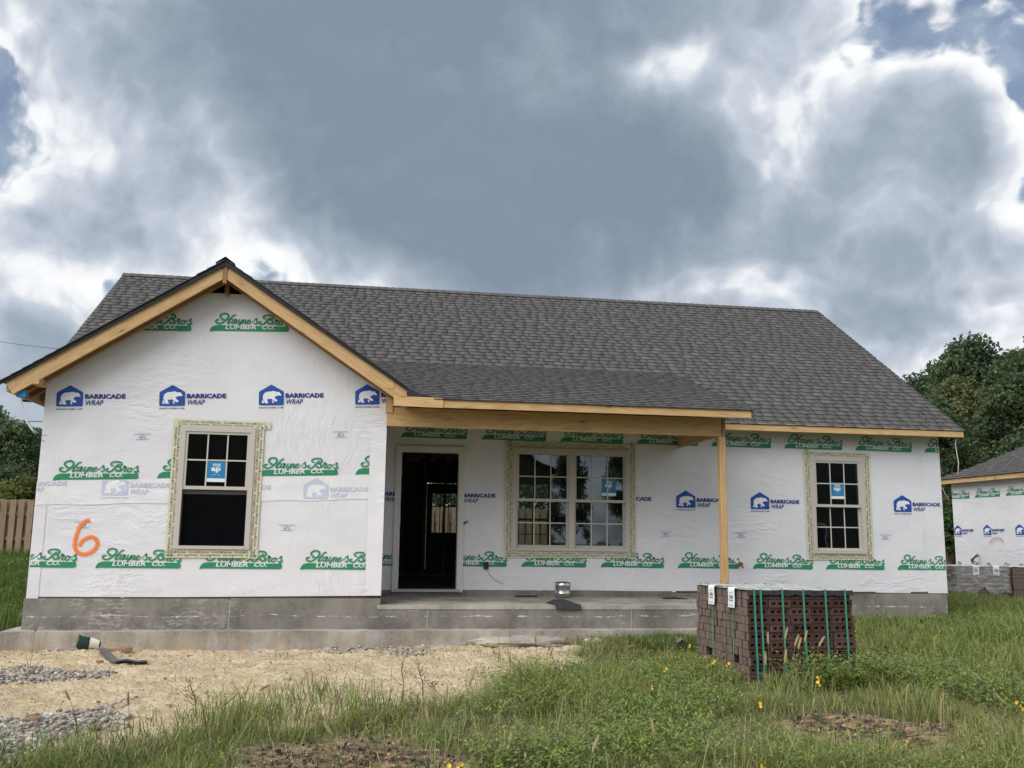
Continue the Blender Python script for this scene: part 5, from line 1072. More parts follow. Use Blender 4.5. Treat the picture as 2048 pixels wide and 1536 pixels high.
street_house('brown sided house mirrored in the double window', 3.4, -38, 9.5, 9, (0.11, 0.085, 0.07), (0.05, 0.05, 0.05)); street_house('grey sided house mirrored in the right-hand window', 27, -38, 11, 9, (0.09, 0.09, 0.09), (0.05, 0.05, 0.05)); street_house('dark sided house mirrored in the gable window', -9.6, -38, 10, 9, (0.07, 0.065, 0.06), (0.05, 0.05, 0.05))
for xx, yy, vv, sc, lb in ((8.2, -33, 3, 0.55, 'street tree mirrored in the middle of the double window'), (16.5, -52, 0, 0.5, 'dark street tree mirrored low in the double window'), (36.0, -46, 0, 1.0, 'dark street tree mirrored in the right-hand window')): tree('broadleaf_tree', lb, vv, xx, yy, sc, 0.5, 'street trees', zsc=1.8 if sc < 0.6 else 1.0)
# ------------------------------------------------------------------ grass and weeds (nobody could count them)
def in_house(x, y): return ((x > GX0-0.25) & (x < 2.78) & (y > -2.06) & (y < 9)) | ((x > MX0-0.1) & (x < MX1+0.22) & (y > -0.28) & (y < 9))
def in_stack(x, y): return (x > PSX-0.1) & (x < PSX+1.22) & (y > PSY-0.05) & (y < PSY+1.36)
def scatter(n, x0, x1, y0, y1, rs, dens=None):
    x = rs.uniform(x0, x1, n); y = rs.uniform(y0, y1, n); k = ~in_house(x, y) & ~in_stack(x, y); x, y = x[k], y[k]
    v = np.stack([x, y, np.zeros_like(x)], -1)-CAM; zc = v@CF; u = 1024+F_PX*(v@CR)/zc; k = (zc > 1) & (u > -500) & (u < 2900); x, y = x[k], y[k]
    p_ = 1-dirt_mask(x, y)*0.992
    if dens is not None: p_ = p_*dens(x, y)
    k = rs.random(len(x)) < p_; return x[k], y[k]
def blades(x, y, h, w, rs, cols, lean=0.5, curl=0.35, zoff=0.0):
    n = len(x); z = ground_z(x, y)-0.015+zoff; an = rs.random(n)*2*np.pi; L = lean*(0.25+rs.random(n)); dx, dy = np.cos(an)*L, np.sin(an)*L; fa = an+np.pi/2+rs.normal(0, 0.9, n); wx, wy = np.cos(fa)*w/2, np.sin(fa)*w/2; h = h*(0.55+0.6*rs.random(n))
    B = np.stack([x, y, z], -1); M_ = B+np.stack([dx*h*0.38, dy*h*0.38, h*0.62], -1); Tp = B+np.stack([dx*h*(0.9+curl), dy*h*(0.9+curl), h*(1.0-0.35*L)], -1); Wv = np.stack([wx, wy, np.zeros(n)], -1)
    V = np.stack([B-Wv, B+Wv, M_+Wv*0.75, M_-Wv*0.75, Tp], 1); i = np.arange(n)[:, None]*5
    c = np.array(cols)[rs.integers(0, len(cols), n)]*(0.7+0.6*rs.random((n, 1))); c = np.repeat(c[:, None], 5, 1); return V.reshape(-1, 3), i+np.array([[0, 1, 2, 3]]), i+np.array([[3, 2, 4]]), c.reshape(-1, 3)
def join(parts):
    V, Q, T_, C_ = [], [], [], []; o = 0
    for v, q, t, c in parts:
        V.append(v); Q.append(q+o)
        if t is not None: T_.append(t+o)
        C_.append(c); o += len(v)
    return np.concatenate(V), np.concatenate(Q), (np.concatenate(T_) if T_ else None), np.concatenate(C_)
GC = [(0.185, 0.249, 0.051), (0.23, 0.288, 0.067), (0.14, 0.201, 0.044), (0.258, 0.296, 0.084), (0.207, 0.237, 0.092), (0.392, 0.345, 0.145), (0.314, 0.288, 0.11)]
GCL = [(0.095, 0.164, 0.032), (0.123, 0.192, 0.04), (0.078, 0.136, 0.03), (0.146, 0.198, 0.048)]
GCD = [(0.34, 0.29, 0.17), (0.28, 0.235, 0.14), (0.38, 0.33, 0.21), (0.20, 0.19, 0.10)]
def clump(x, y, sc, lo, hi, seed=0): return sstep(vnoise(x+seed, y+seed*2.3, sc, 3), lo, hi)
def in_poly_pts(poly_, n, rs):
    P_ = np.array(poly_); x = rs.uniform(P_[:, 0].min()-0.2, P_[:, 0].max()+0.2, n); y = rs.uniform(P_[:, 1].min()-0.2, P_[:, 1].max()+0.2, n); k = (rs.random(n) < soft_mask(x, y, poly_, 0.1)) & ~in_house(x, y); return x[k], y[k]
def build_grass():
    rs = np.random.default_rng(21); P_ = []
    near_stack = lambda x, y: 1-0.82*np.exp(-(((x-PSX-0.30)/0.95)**2+((y-PSY+0.45)/0.8)**2)); hmod = lambda x, y: (0.5+0.95*clump(x, y, 1.1, 0.35, 0.7, 4))*near_stack(x, y)*(1-0.7*np.exp(-((x-1.75)/1.0)**2-((y+7.2)/0.45)**2))*(1-0.6*np.exp(-((x+2.1)/0.8)**2-((y+7.75)/0.4)**2))
    # foreground and middle
    x, y = scatter(150000, -5.6, 4.5, -8.7, -4.2, rs, lambda x, y: 0.16+0.84*clump(x, y, 1.6, 0.36, 0.62, 2)); P_.append(blades(x, y, 0.13*hmod(x, y), 0.0052, rs, GC, 0.75))
    x, y = scatter(110000, -6.8, 8.0, -4.4, -0.1, rs, lambda x, y: 0.30+0.70*clump(x, y, 1.4, 0.3, 0.6, 9)); P_.append(blades(x, y, 0.13*hmod(x, y), 0.0065, rs, GC, 0.75))
    x, y = scatter(34000, -3.6, 4.2, -8.7, -3.0, rs, lambda x, y: clump(x, y, 0.9, 0.38, 0.6, 6)*near_stack(x, y)**2); P_.append(blades(x, y, 0.31*hmod(x, y), 0.006, rs, GC, 0.7, 0.5))
    x, y = scatter(34000, -5.0, 7.5, -8.7, -0.2, rs, lambda x, y: 0.25+0.75*clump(x, y, 1.3, 0.42, 0.62, 16)); P_.append(blades(x, y, 0.17*hmod(x, y), 0.0055, rs, GCD, 1.2, 0.5)); x, y = scatter(5000, -4.5, 7.5, -8.7, -0.2, rs, lambda x, y: clump(x, y, 1.0, 0.42, 0.6, 26)); P_.append(blades(x, y, 0.36*hmod(x, y), 0.0045, rs, GCD, 0.45, 0.25))
    for pl, nn in ((BARE1, 1500), (BARE2, 900)):
        x, y = in_poly_pts(pl, nn, rs); P_.append(blades(x, y, 0.10, 0.005, rs, GCD+[(0.12, 0.085, 0.05), (0.09, 0.065, 0.04)], 1.6, 0.6)); k = rs.random(len(x)) < 0.12; P_.append(blades(x[k], y[k], 0.16, 0.006, rs, GC, 0.8, 0.5))
    # sprouts on the bare soil
    for cx, cy, n, hh in [(at_z(u, v, -0.97)[0], at_z(u, v, -0.97)[1], n, h) for u, v, n, h in [(250, 1302, 14, .16), (320, 1300, 8, .12), (455, 1298, 10, .2), (640, 1296, 22, .12), (680, 1290, 10, .18), (175, 1356, 7, .12), (560, 1320, 10, .12), (385, 1435, 25, .14), (445, 1412, 12, .14), (270, 1470, 70, .16), (300, 1445, 12, .2), (640, 1402, 150, .25), (560, 1432, 130, .20), (480, 1440, 90, .18), (740, 1425, 120, .22), (150, 1505, 260, .2), (40, 1525, 260, .18), (90, 1535, 260, .2), (1160, 1300, 120, .14), (900, 1318, 30, .07), (1130, 1283, 90, .16), (500, 1300, 6, .1), (110, 1297, 80, .12), (60, 1300, 80, .14)]]:
        x = cx+rs.normal(0, 0.05+0.0012*n, n); y = cy+rs.normal(0, 0.05+0.001*n, n); k = ~in_house(x, y); P_.append(blades(x[k], y[k], hh, 0.007, rs, GCL, 0.8, 0.5))
    # left lawn, tall, and right rear grass
    x, y = scatter(60000, -14, -6.3, -4.0, 11.9, rs); P_.append(blades(x, y, 0.34+0.25*clump(x, y, 0.7, 0.3, 0.7), 0.011, rs, GCL, 0.55))
    x, y = scatter(85000, 4.0, 14.5, -6.5, 9, rs); P_.append(blades(x, y, 0.24+0.14*clump(x, y, 0.7, 0.3, 0.7), 0.011, rs, GC[:5]+[(0.14, 0.17, 0.05)], 0.65))
    x, y = scatter(30000, 13, 40, 4, 45, rs); P_.append(blades(x, y, 0.4, 0.03, rs, GC, 0.55))
    # against the footing and around the brick stack
    x, y = scatter(16000, 0.6, 3.4, -3.0, -2.0, rs, lambda x, y: clump(x, y, 1.6, 0.35, 0.6, 3)*sstep(x, 0.5, 1.4)); P_.append(blades(x, y, 0.19, 0.008, rs, GCL, 0.6))
    x = rs.uniform(PSX+0.1, PSX+1.5, 1500); y = PSY-0.08-np.abs(rs.normal(0, 0.22, 1500)); P_.append(blades(x, y, 0.25*(0.5+clump(x, y, 2.2, 0.3, 0.7, 5)), 0.006, rs, GC, 0.55, 0.5))
    x = PSX-0.06-np.abs(rs.normal(0, 0.2, 1500)); y = rs.uniform(PSY, PSY+1.4, 1500); P_.append(blades(x, y, 0.17, 0.006, rs, GC, 0.6, 0.4))
    V, Q, T_, C_ = join(P_); o = put('grass', mats_on(arr_mesh('grass', V, Q, T_, vcolors=C_), GRASS)); stuff(o, 'rough green grass growing all round the unfinished house', 'grass')
    # leafy weeds: arching stems with paired leaflets
    parts = []; n_st = 0
    def weeds(n, x0, x1, y0, y1, h, leaf, seed, dens, cols):
        rr = np.random.default_rng(seed); x, y = scatter(n, x0, x1, y0, y1, rr, dens); n = len(x); m_ = 9
        z = ground_z(x, y); an = rr.random(n)*2*np.pi; H_ = h*(0.5+0.8*rr.random(n)); t = (np.arange(m_)+0.8)/m_; lean = 0.5+0.7*rr.random(n)
        px = x[:, None]+np.cos(an)[:, None]*lean[:, None]*H_[:, None]*t**1.6; py = y[:, None]+np.sin(an)[:, None]*lean[:, None]*H_[:, None]*t**1.6; pz = z[:, None]+H_[:, None]*(t-0.28*t**3)
        col0 = np.array(cols)[rr.integers(0, len(cols), n)]
        for sg in (-1, 1):
            la = an[:, None]+sg*(1.15+0.35*rr.standard_normal((n, m_))); L = leaf*(0.7+0.6*rr.random((n, m_)))*(1.15-0.5*t)
            d = np.stack([np.cos(la), np.sin(la), 0.25+0.35*rr.standard_normal((n, m_))], -1); s_ = np.stack([-np.sin(la), np.cos(la), 0.3*rr.standard_normal((n, m_))], -1); Pb = np.stack([px, py, pz], -1); L3 = L[..., None]
            V = np.stack([Pb, Pb+d*L3*0.5+s_*L3*0.20, Pb+d*L3, Pb+d*L3*0.5-s_*L3*0.20], 2).reshape(-1, 3); c = np.repeat((col0[:, None, :]*(0.75+0.5*rr.random((n, m_, 1)))).reshape(-1, 3), 4, 0); parts.append((V, np.arange(len(V)).reshape(-1, 4), None, c))
    WC = [(0.19, 0.26, 0.051), (0.235, 0.299, 0.066), (0.146, 0.209, 0.051), (0.246, 0.294, 0.092), (0.174, 0.22, 0.092)]
    weeds(6800, -1.8, 3.8, -8.7, -4.4, 0.31, 0.040, 31, lambda x, y: clump(x, y, 1.3, 0.38, 0.62, 11)*near_stack(x, y)*(1-0.9*np.exp(-((x-1.75)/1.0)**2-((y+7.2)/0.5)**2)), WC); weeds(2600, -4.2, 0, -8.7, -4.2, 0.15, 0.032, 32, lambda x, y: clump(x, y, 1.2, 0.45, 0.65, 13), WC)
    weeds(3400, -1.0, 8.0, -4.6, -0.2, 0.17, 0.036, 33, lambda x, y: clump(x, y, 0.9, 0.4, 0.65, 15), WC); weeds(260, PSX+0.35, PSX+1.5, PSY-0.5, PSY-0.06, 0.36, 0.05, 34, None, WC)
    weeds(900, 4.0, 6.9, -1.3, -0.25, 0.16, 0.06, 35, lambda x, y: clump(x, y, 1.5, 0.4, 0.6, 18), GCL); weeds(700, -14, -6.4, 0, 9, 0.5, 0.1, 36, None, GCL)
    V, Q, T_, C_ = join(parts); o = put('leafy_weeds', mats_on(arr_mesh('leafy_weeds', V, Q, T_, vcolors=C_), GRASS)); stuff(o, 'low leafy green weeds growing through the grass', 'weeds')
build_grass()
# ------------------------------------------------------------------ gravel and clods
def rocks(n, pts, rs, smin, smax, cols, name, label, cat):
    base = np.array([(0, 0, 1), (0.894, 0, 0.447), (0.276, 0.851, 0.447), (-0.724, 0.526, 0.447), (-0.724, -0.526, 0.447), (0.276, -0.851, 0.447), (0.724, 0.526, -0.447), (-0.276, 0.851, -0.447), (-0.894, 0, -0.447), (-0.276, -0.851, -0.447), (0.724, -0.526, -0.447), (0, 0, -1)])
    T_ = np.array([(0, 1, 2), (0, 2, 3), (0, 3, 4), (0, 4, 5), (0, 5, 1), (1, 6, 2), (2, 7, 3), (3, 8, 4), (4, 9, 5), (5, 10, 1), (1, 10, 6), (2, 6, 7), (3, 7, 8), (4, 8, 9), (5, 9, 10), (11, 7, 6), (11, 8, 7), (11, 9, 8), (11, 10, 9), (11, 6, 10)])
    x, y = pts; n = len(x); s = smin+(smax-smin)*rs.random(n)**2.2; V = base[None]*(0.55+0.8*rs.random((n, 12, 1)))*(s[:, None]*np.stack([0.8+0.5*rs.random(n), 0.8+0.5*rs.random(n), 0.5+0.35*rs.random(n)], -1))[:, None, :]
    a = rs.random(n)*6.28; c_, s_ = np.cos(a)[:, None], np.sin(a)[:, None]; X = V[..., 0]*c_-V[..., 1]*s_; Y = V[..., 0]*s_+V[..., 1]*c_; z = ground_z(x, y); V = np.stack([X+x[:, None], Y+y[:, None], V[..., 2]+z[:, None]+s[:, None]*0.25], -1).reshape(-1, 3)
    F_ = (np.arange(n)[:, None, None]*12+T_[None]).reshape(-1, 3); cc = np.array(cols)[rs.integers(0, len(cols), n)]*(0.7+0.6*rs.random((n, 1))); o = put(name, mats_on(arr_mesh(name, V, None, F_, vcolors=np.repeat(cc, 12, 0)), STONE)); stuff(o, label, cat)
def build_stones():
    rs = np.random.default_rng(41); GY_ = [(0.20, 0.193, 0.185), (0.31, 0.30, 0.285), (0.13, 0.126, 0.122), (0.44, 0.42, 0.385), (0.30, 0.255, 0.205), (0.40, 0.33, 0.24)]; XS, YS = [], []
    for poly_, n in zip(GRAVEL, (9000, 5000, 4200, 1200, 900)): x, y = in_poly_pts(poly_, n, rs); XS.append(x); YS.append(y)
    rocks(0, (np.concatenate(XS), np.concatenate(YS)), rs, 0.006, 0.026, GY_, 'gravel', 'grey gravel heaped on the bare tan soil at the left', 'gravel')
    x, y = in_poly_pts(DIRT, 5200, rs); rocks(0, (x, y), rs, 0.002, 0.017, [(0.50, 0.38, 0.23), (0.42, 0.30, 0.17), (0.58, 0.47, 0.31), (0.33, 0.22, 0.12), (0.45, 0.42, 0.37)], 'soil_clods', 'tan soil clods and chips strewn over the bare ground', 'soil')
    xs, ys = [], []
    for poly_ in (BARE1, BARE2): x, y = in_poly_pts(poly_, 1500, rs); xs.append(x); ys.append(y)
    rocks(0, (np.concatenate(xs), np.concatenate(ys)), rs, 0.003, 0.022, [(0.03, 0.03, 0.035), (0.02, 0.02, 0.02), (0.03, 0.028, 0.026), (0.07, 0.065, 0.06), (0.42, 0.30, 0.18), (0.24, 0.18, 0.12)], 'burnt_debris', 'charred black bits and chips on the bare patches in the grass', 'debris')
build_stones()
# ------------------------------------------------------------------ single plants
def on_ground(u, v, h):
    """point on the view ray that lies h above the ground"""
    d = ray(u, v); lo, hi = 2.0, 40.0
    for _ in range(40):
        m_ = (lo+hi)/2; q = CAM+d*m_
        if q[2]-float(ground_z0(q[0], q[1])) > h: lo = m_
        else: hi = m_
    return CAM+d*lo
STRAW = flat('seed_head', (0.23, 0.165, 0.085), 0.8, var=0.3, scale=60); STRAWL = flat('pale_seed_head', (0.34, 0.29, 0.14), 0.8, var=0.3, scale=60); STEMG = flat('green_stem', (0.13, 0.15, 0.06), 0.7); PETAL = flat('yellow_petal', (0.78, 0.50, 0.02), 0.5); PETALO = flat('orange_petal', (0.72, 0.42, 0.02), 0.5)
def seed_mesh(L, r):
    rs = random.Random(3); mb = MB(); mb.tube([(0, 0, 0), (0, 0, L*0.25), (0.003, 0, L*0.6), (0.008, 0, L)], [r*0.55, r, r*0.9, r*0.3], 7)
    for k in range(110):
        t = rs.random(); a = rs.random()*6.28; z = L*t; q = Vector((math.cos(a)*r*0.9, math.sin(a)*r*0.9, z)); e = q+Vector((math.cos(a)*r*0.9, math.sin(a)*r*0.9, r*1.1)); s_ = Vector((-math.sin(a), math.cos(a), 0))*r*0.10; mb.add([q-s_, q+s_, e], [(0, 1, 2)])
    return mb.mesh('seed_head')
SEED = [mats_on(seed_mesh(0.065, 0.0065), STRAW), mats_on(seed_mesh(0.075, 0.007), STRAWL)]
FOX = [(70,1265,.42,'by the footing left of the concrete lump',0,.1),(1000,1250,.4,'in front of the porch stem wall',0,.1),(1018,1252,.42,'right beside another in front of the porch stem wall',0,-.15),(1072,1287,.35,'below the left end of the concrete lump',0,-.15),(1097,1302,.34,'on the bare soil edge, upright',0,.25),(1101,1312,.32,'on the bare soil edge, lower of two',0,.2),(1127,1285,.36,'leaning right near the shingle scrap',0,.6),(1157,1287,.36,'just left of the white bottle',0,.4),(1180,1280,.38,'in front of the white bottle',0,.7),(1198,1295,.34,'right of the white bottle, leaning low',0,1.0),(1257,1295,.34,'leaning flat in the grass before the porch',0,1.2),(1192,1316,.3,'middle of three leaning seed heads before the porch',0,.8),(1212,1316,.3,'right of three leaning seed heads before the porch',0,.85),(1170,1323,.28,'left of three leaning seed heads before the porch',0,.8),
 (140,1400,.3,'brown, leaning over the gravel heap',0,-.6),(257,1408,.4,'brown, upright beside the gravel heap',0,-.2),(455,1405,.36,'right of the dead weed stalk at the left',1,.7),(520,1380,.4,'on the bare soil, leaning right',0,1.0),(943,1360,.42,'pale, tall in the middle of the weeds edge',1,.2),(938,1372,.4,'pale, just below its taller twin',1,.25),(893,1400,.38,'pale, left of the tall pair',1,-.05),(624,1408,.42,'pale, above the charred patch, leaning left',1,-.4),(672,1410,.42,'brown, above the charred patch, upright',0,.2),(665,1470,.3,'drooping over the charred patch',1,-.7),(858,1445,.35,'pale, right of the charred patch',1,-.3),
 (1571,1278,.5,'tallest in front of the brick stack',1,.15),(1590,1292,.46,'in front of the middle of the brick stack',1,.3),(1610,1284,.48,'in front of the brick stack, right of the tallest',1,.15),(1537,1288,.46,'in front of the brick stack, between the left straps',1,-.1),(1597,1298,.44,'short, in front of the brick stack',1,.2),(1638,1293,.46,'in front of the brick stack, leaning right',1,.5),(1570,1325,.4,'low in front of the brick stack, left',1,.1),(1532,1330,.4,'low in front of the second strap',1,-.1),
 (1965,1363,.5,'large pale one leaning left at the right edge',1,-.9),(2010,1408,.42,'pale one leaning left, lower at the right edge',1,-.85),(1310,1470,.3,'pale one in the foreground weeds',1,-.3),(1235,1485,.3,'brown one in the foreground weeds',0,.4),(1185,1505,.28,'pale one low in the foreground weeds',1,.3),(250,1510,.3,'dark one at the lower left in the grass',0,.1)]
def build_foxtails():
    for u, v, h, lb, kind, lean in FOX:
        hd = on_ground(u, v, h); big = 1.0 if kind == 0 else 1.15
        if v > 1350: big *= 0.92
        bx, by = hd[0]-0.35*h*lean, hd[1]+random.uniform(-0.03, 0.03); bz = float(ground_z(np.array(bx), np.array(by)))-0.01
        P_ = thing('foxtail_plant', 'foxtail seed head '+lb, 'wild plant', (bx, by, bz), 0, 'foxtail grasses'); rel = Vector(hd)-Vector((bx, by, bz)); mid = rel*0.55+Vector((-0.10*h*lean, 0, 0.06*h))
        put('stem', mats_on(MB().tube([(0, 0, 0), mid*0.5+Vector((-0.02*lean, 0, 0.03*h)), mid, rel], [0.0028, 0.0024, 0.002, 0.0016], 5).mesh('stem'), STEMG), P_)
        o = put('seed_head', SEED[kind], P_, rel, (0, lean, 0)); o.scale = (1.25*big, 1.25*big, 1.25*big)
        bl = MB()
        for k in range(4): a = random.random()*6.28; L = 0.12+0.12*random.random(); e = Vector((math.cos(a)*L*0.8, math.sin(a)*L*0.8, L)); s_ = Vector((-math.sin(a), math.cos(a), 0))*0.004; b0 = Vector((0, 0, 0.01+0.02*k)); bl.add([b0-s_, b0+s_, b0+e*0.55+s_+Vector((0, 0, 0.02)), b0+e*0.55-s_+Vector((0, 0, 0.02)), b0+e], [(0, 1, 2, 3), (3, 2, 4)])
        put('leaf_blades', mats_on(bl.mesh('leaf_blades'), STEMG), P_)
build_foxtails()
FLW = [(1377,1290,.34,0,'left of the brick stack, highest'),(1330,1337,.34,0,'large one in the weeds left of the brick stack'),(1428,1322,.36,0,'beside the left side of the brick stack'),(1455,1327,.34,1,'against the lower left side of the brick stack'),(1520,1407,.28,0,'below the brick stack, by the bare patch'),(1635,1355,.36,1,'under the middle straps of the brick stack'),(1637,1365,.33,0,'lowest one in front of the brick stack'),(2035,1405,.34,0,'at the right edge of the picture'),(2046,1418,.3,1,'lower one at the right edge of the picture'),(1305,1372,.24,1,'orange, in the weeds left of the stack, lower'),(1814,1484,.12,0,'below the charred patch at the right'),(896,1532,.16,0,'at the bottom edge, left of its twin'),(920,1528,.16,0,'at the bottom edge, right of its twin'),(1524,1530,.2,0,'at the bottom edge in the right half')]
def flower_mesh(c):
    mb = MB()
    for k in range(5):
        a = k*1.2566; d = Vector((math.cos(a), math.sin(a), 0.35)); s_ = Vector((-math.sin(a), math.cos(a), 0)); L = 0.014; mb.add([Vector((0, 0, 0)), d*L*0.6+s_*L*0.42, d*L, d*L*0.6-s_*L*0.42], [(0, 1, 2, 3)])
    return mats_on(mb.mesh('flower_head'), c)
FM = [flower_mesh(PETAL), flower_mesh(PETALO)]
for u, v, h, k, lb in FLW:
    q = on_ground(u, v, h); bz = float(ground_z(np.array(q[0]), np.array(q[1])))-0.01; P_ = thing('yellow_wildflower', ('yellow' if k == 0 else 'orange-yellow')+' wildflower '+lb, 'flower', (q[0], q[1], bz), 0, 'wildflowers in the weeds'); H_ = q[2]-bz
    put('stem', mats_on(MB().tube([(0, 0, 0), (0.01, 0, H_*0.5), (0, 0, H_)], [0.003, 0.0025, 0.002], 5).mesh('stem'), STEMG), P_)
    for dz, sc in ((0, 1.1), (-0.02, 0.9)): o = put('flower_head', FM[k], P_, (random.uniform(-.012, .012), random.uniform(-.012, .012), H_+dz), (random.uniform(0.9, 1.5), random.uniform(-.4, .4), random.uniform(-.6, .6))); o.scale = (sc, sc, sc)
def dead_weed(u0, v0, u1, v1, label, seed, nb=7):
    rs = random.Random(seed); q = at_z(u0, v0, -0.99); q = np.array([q[0], q[1], float(ground_z(np.array(q[0]), np.array(q[1])))]); top = at_y(u1, v1, q[1]); rel = Vector(top-q); D = thing('dead_weed', label, 'dead plant', tuple(q), 0, 'dead weed stalks')
    put('stem', mats_on(MB().tube([(0, 0, -0.02), rel*0.4+Vector((0.015, 0, 0)), rel*0.75+Vector((-0.01, 0, 0)), rel], [0.006, 0.005, 0.004, 0.0025], 6).mesh('stem'), STEMDRY), D); mb = MB()
    for k in range(nb):
        t = 0.25+0.7*k/nb; p0 = rel*t; e = p0+Vector((rs.uniform(-0.14, 0.14), rs.uniform(-0.06, 0.06), rs.uniform(0.04, 0.14)))*(1.2-t); m_ = (p0+e)/2+Vector((0, 0, -0.01)); mb.tube([p0, m_, e], [0.003, 0.0022, 0.0012], 5); mb.lathe([(0.0005, -0.008), (0.005, 0), (0.0005, 0.008)], 5, tuple(e))
    put('branches', mats_on(mb.mesh('branches'), STEMDRY), D)
dead_weed(846, 1405, 836, 1318, 'dark dead weed stalk, curved, before the middle of the bare soil', 1, 9); dead_weed(803, 1412, 806, 1320, 'thin dead weed stalk left of the curved one', 2, 5); dead_weed(392, 1440, 380, 1352, 'dead forked weed at the left edge of the foreground grass', 3, 8); dead_weed(866, 1392, 866, 1362, 'short blackened weed right of the curved stalk', 4, 6)
# ------------------------------------------------------------------ loose things
SHBLK = flat('shingle_scrap', (0.028, 0.028, 0.031), 0.85, var=0.35, scale=40)
def loose():
    c = thing('metal_can', 'shiny galvanised metal can standing on the porch slab', 'can', (0.557, -0.30, -0.424)); R_ = 0.108
    put('body', mats_on(MB().lathe([(0.0, 0.004), (R_, 0.004), (R_, 0.06), (R_+0.004, 0.066), (R_, 0.072), (R_, 0.16), (R_+0.006, 0.165), (R_+0.006, 0.17), (R_, 0.175)], 28).mesh('body'), METAL), c, smooth=True)
    put('collar', mats_on(MB().lathe([(R_+0.006, 0.165), (R_+0.008, 0.172), (R_+0.008, 0.225), (R_-0.006, 0.225), (R_-0.006, 0.168)], 28).mesh('collar'), METAL), c, smooth=True)
    # shingle scrap draped over the porch edge
    def drape(name, label, poly3, mats_, n=6, thick=0.008):
        V = np.array(poly3); S = thing(name, label, 'scrap', tuple(V.reshape(-1, 3).mean(0)))
        V = V-V.reshape(-1, 3).mean(0); r, k = V.shape[:2]; vs = [tuple(q) for q in V.reshape(-1, 3)]; vs += [(q[0], q[1]+0.2*thick, q[2]-thick) for q in vs]; o = r*k; fs = []
        for a in range(r-1):
            for b in range(k-1): q = a*k+b; fs += [(q, q+1, q+k+1, q+k), (o+q, o+q+k, o+q+k+1, o+q+1)]
        ed = [(a*k, (a+1)*k) for a in range(r-1)]+[((a+1)*k+k-1, a*k+k-1) for a in range(r-1)]+[(b+1, b) for b in range(k-1)]+[((r-1)*k+b, (r-1)*k+b+1) for b in range(k-1)]
        fs += [(p_, q, q+o, p_+o) for p_, q in ed]; put('sheet', mats_on(MB().add(vs, fs).mesh('sheet'), mats_), S); return S
    zs = -0.424
    S = drape('shingle_scrap', 'black bent shingle scrap hanging over the porch slab edge', [[(0.09, -1.42, zs+0.012), (0.20, -1.40, zs+0.05), (0.33, -1.38, zs+0.055), (0.40, -1.36, zs+0.02)], [(0.11, -1.62, zs+0.012), (0.20, -1.60, zs+0.03), (0.34, -1.60, zs+0.03), (0.45, -1.58, zs+0.014)], [(0.13, -1.80, zs+0.010), (0.22, -1.80, zs+0.022), (0.34, -1.80, zs+0.014), (0.47, -1.80, zs+0.012)], [(0.14, -1.835, zs-0.035), (0.24, -1.83, zs-0.04), (0.36, -1.832, zs-0.045), (0.47, -1.83, zs-0.04)]], SHBLK)
    S2 = drape('shingle_strip', 'flat black strip lying on the porch slab left of the metal can', [[(-0.12, -0.16, zs+0.010), (0.22, -0.15, zs+0.012)], [(-0.11, -0.09, zs+0.022), (0.22, -0.08, zs+0.020)]], SHBLK); drape('shingle_strip', 'flat black strip lying on the porch slab near the post', [[(2.0, -0.52, zs+0.009), (2.2, -0.53, zs+0.014), (2.36, -0.54, zs+0.009)], [(2.02, -0.36, zs+0.012), (2.2, -0.36, zs+0.03), (2.34, -0.37, zs+0.010)]], SHBLK)
    for u, v, lb in ((1219, 1196, 'small red plastic bit on the porch slab, right of the can'), (1380, 1205, 'small red plastic bit on the porch slab beside the brick stack'), (903, 1200, 'small red plastic bit on the porch slab before the door')):
        q = at_z(u, v, zs); o = put('red_plastic_bit', mats_on(MB().tube([(-0.09, 0.01, 0.006), (-0.02, 0, 0.006), (0.0, 0, 0.008)], 0.003, 5).lathe([(0.001, 0.0), (0.016, 0.006), (0.014, 0.018), (0.001, 0.02)], 8, (0.012, 0, 0)).mesh('red_plastic_bit'), REDBIT), None, (q[0], q[1], zs)); tag(o, lb, 'plastic bit', 'red bits on the porch')
    # tipped bucket
    q = at_z(186, 1300, -0.93); B = thing('tipped_bucket', 'dark green plastic bucket with a pale label lying by the footing', 'bucket', (q[0]-0.04, q[1]-0.05, float(ground_z(np.array(q[0]), np.array(q[1])))+0.075)); DG = flat('green_plastic', (0.025, 0.06, 0.055), 0.45); PL = flat('bucket_label', (0.62, 0.60, 0.50), 0.5)
    o = put('body', mats_on(MB().lathe([(0.0, -0.13), (0.072, -0.13), (0.080, 0.10), (0.088, 0.105), (0.088, 0.125), (0.080, 0.125), (0.074, 0.10), (0.066, -0.12), (0.0, -0.12)], 22).mesh('body'), DG), B, (0, 0, 0), (0, math.radians(-84), math.radians(12)), True)
    o = put('label_band', mats_on(MB().lathe([(0.0745, -0.115), (0.0775, -0.01)], 22).mesh('label_band'), PL), B, (0, 0, 0), (0, math.radians(-84), math.radians(12)), True)
    mb = MB()
    for a0, z0 in ((0.35, -0.04), (0.35, -0.085), (-0.15, -0.05), (-0.15, -0.09), (0.75, -0.06)):
        vs = []
        for aa in (a0-0.18, a0+0.18):
            for zz in (z0, z0+0.024): vs.append((0.0785*math.cos(math.pi+aa), 0.0785*math.sin(math.pi+aa), zz))
        mb.add(vs, [(0, 1, 3, 2)])
    put('label_print', mats_on(mb.mesh('label_print'), DG), B, (0, 0, 0), (0, math.radians(-84), math.radians(12)))
    put('wire_handle', mats_on(MB().tube([(-0.10, -0.08, 0.0), (-0.16, -0.06, -0.06), (-0.18, 0, -0.07), (-0.16, 0.06, -0.06), (-0.10, 0.08, 0.0)], 0.003, 5).mesh('wire_handle'), METAL), B)
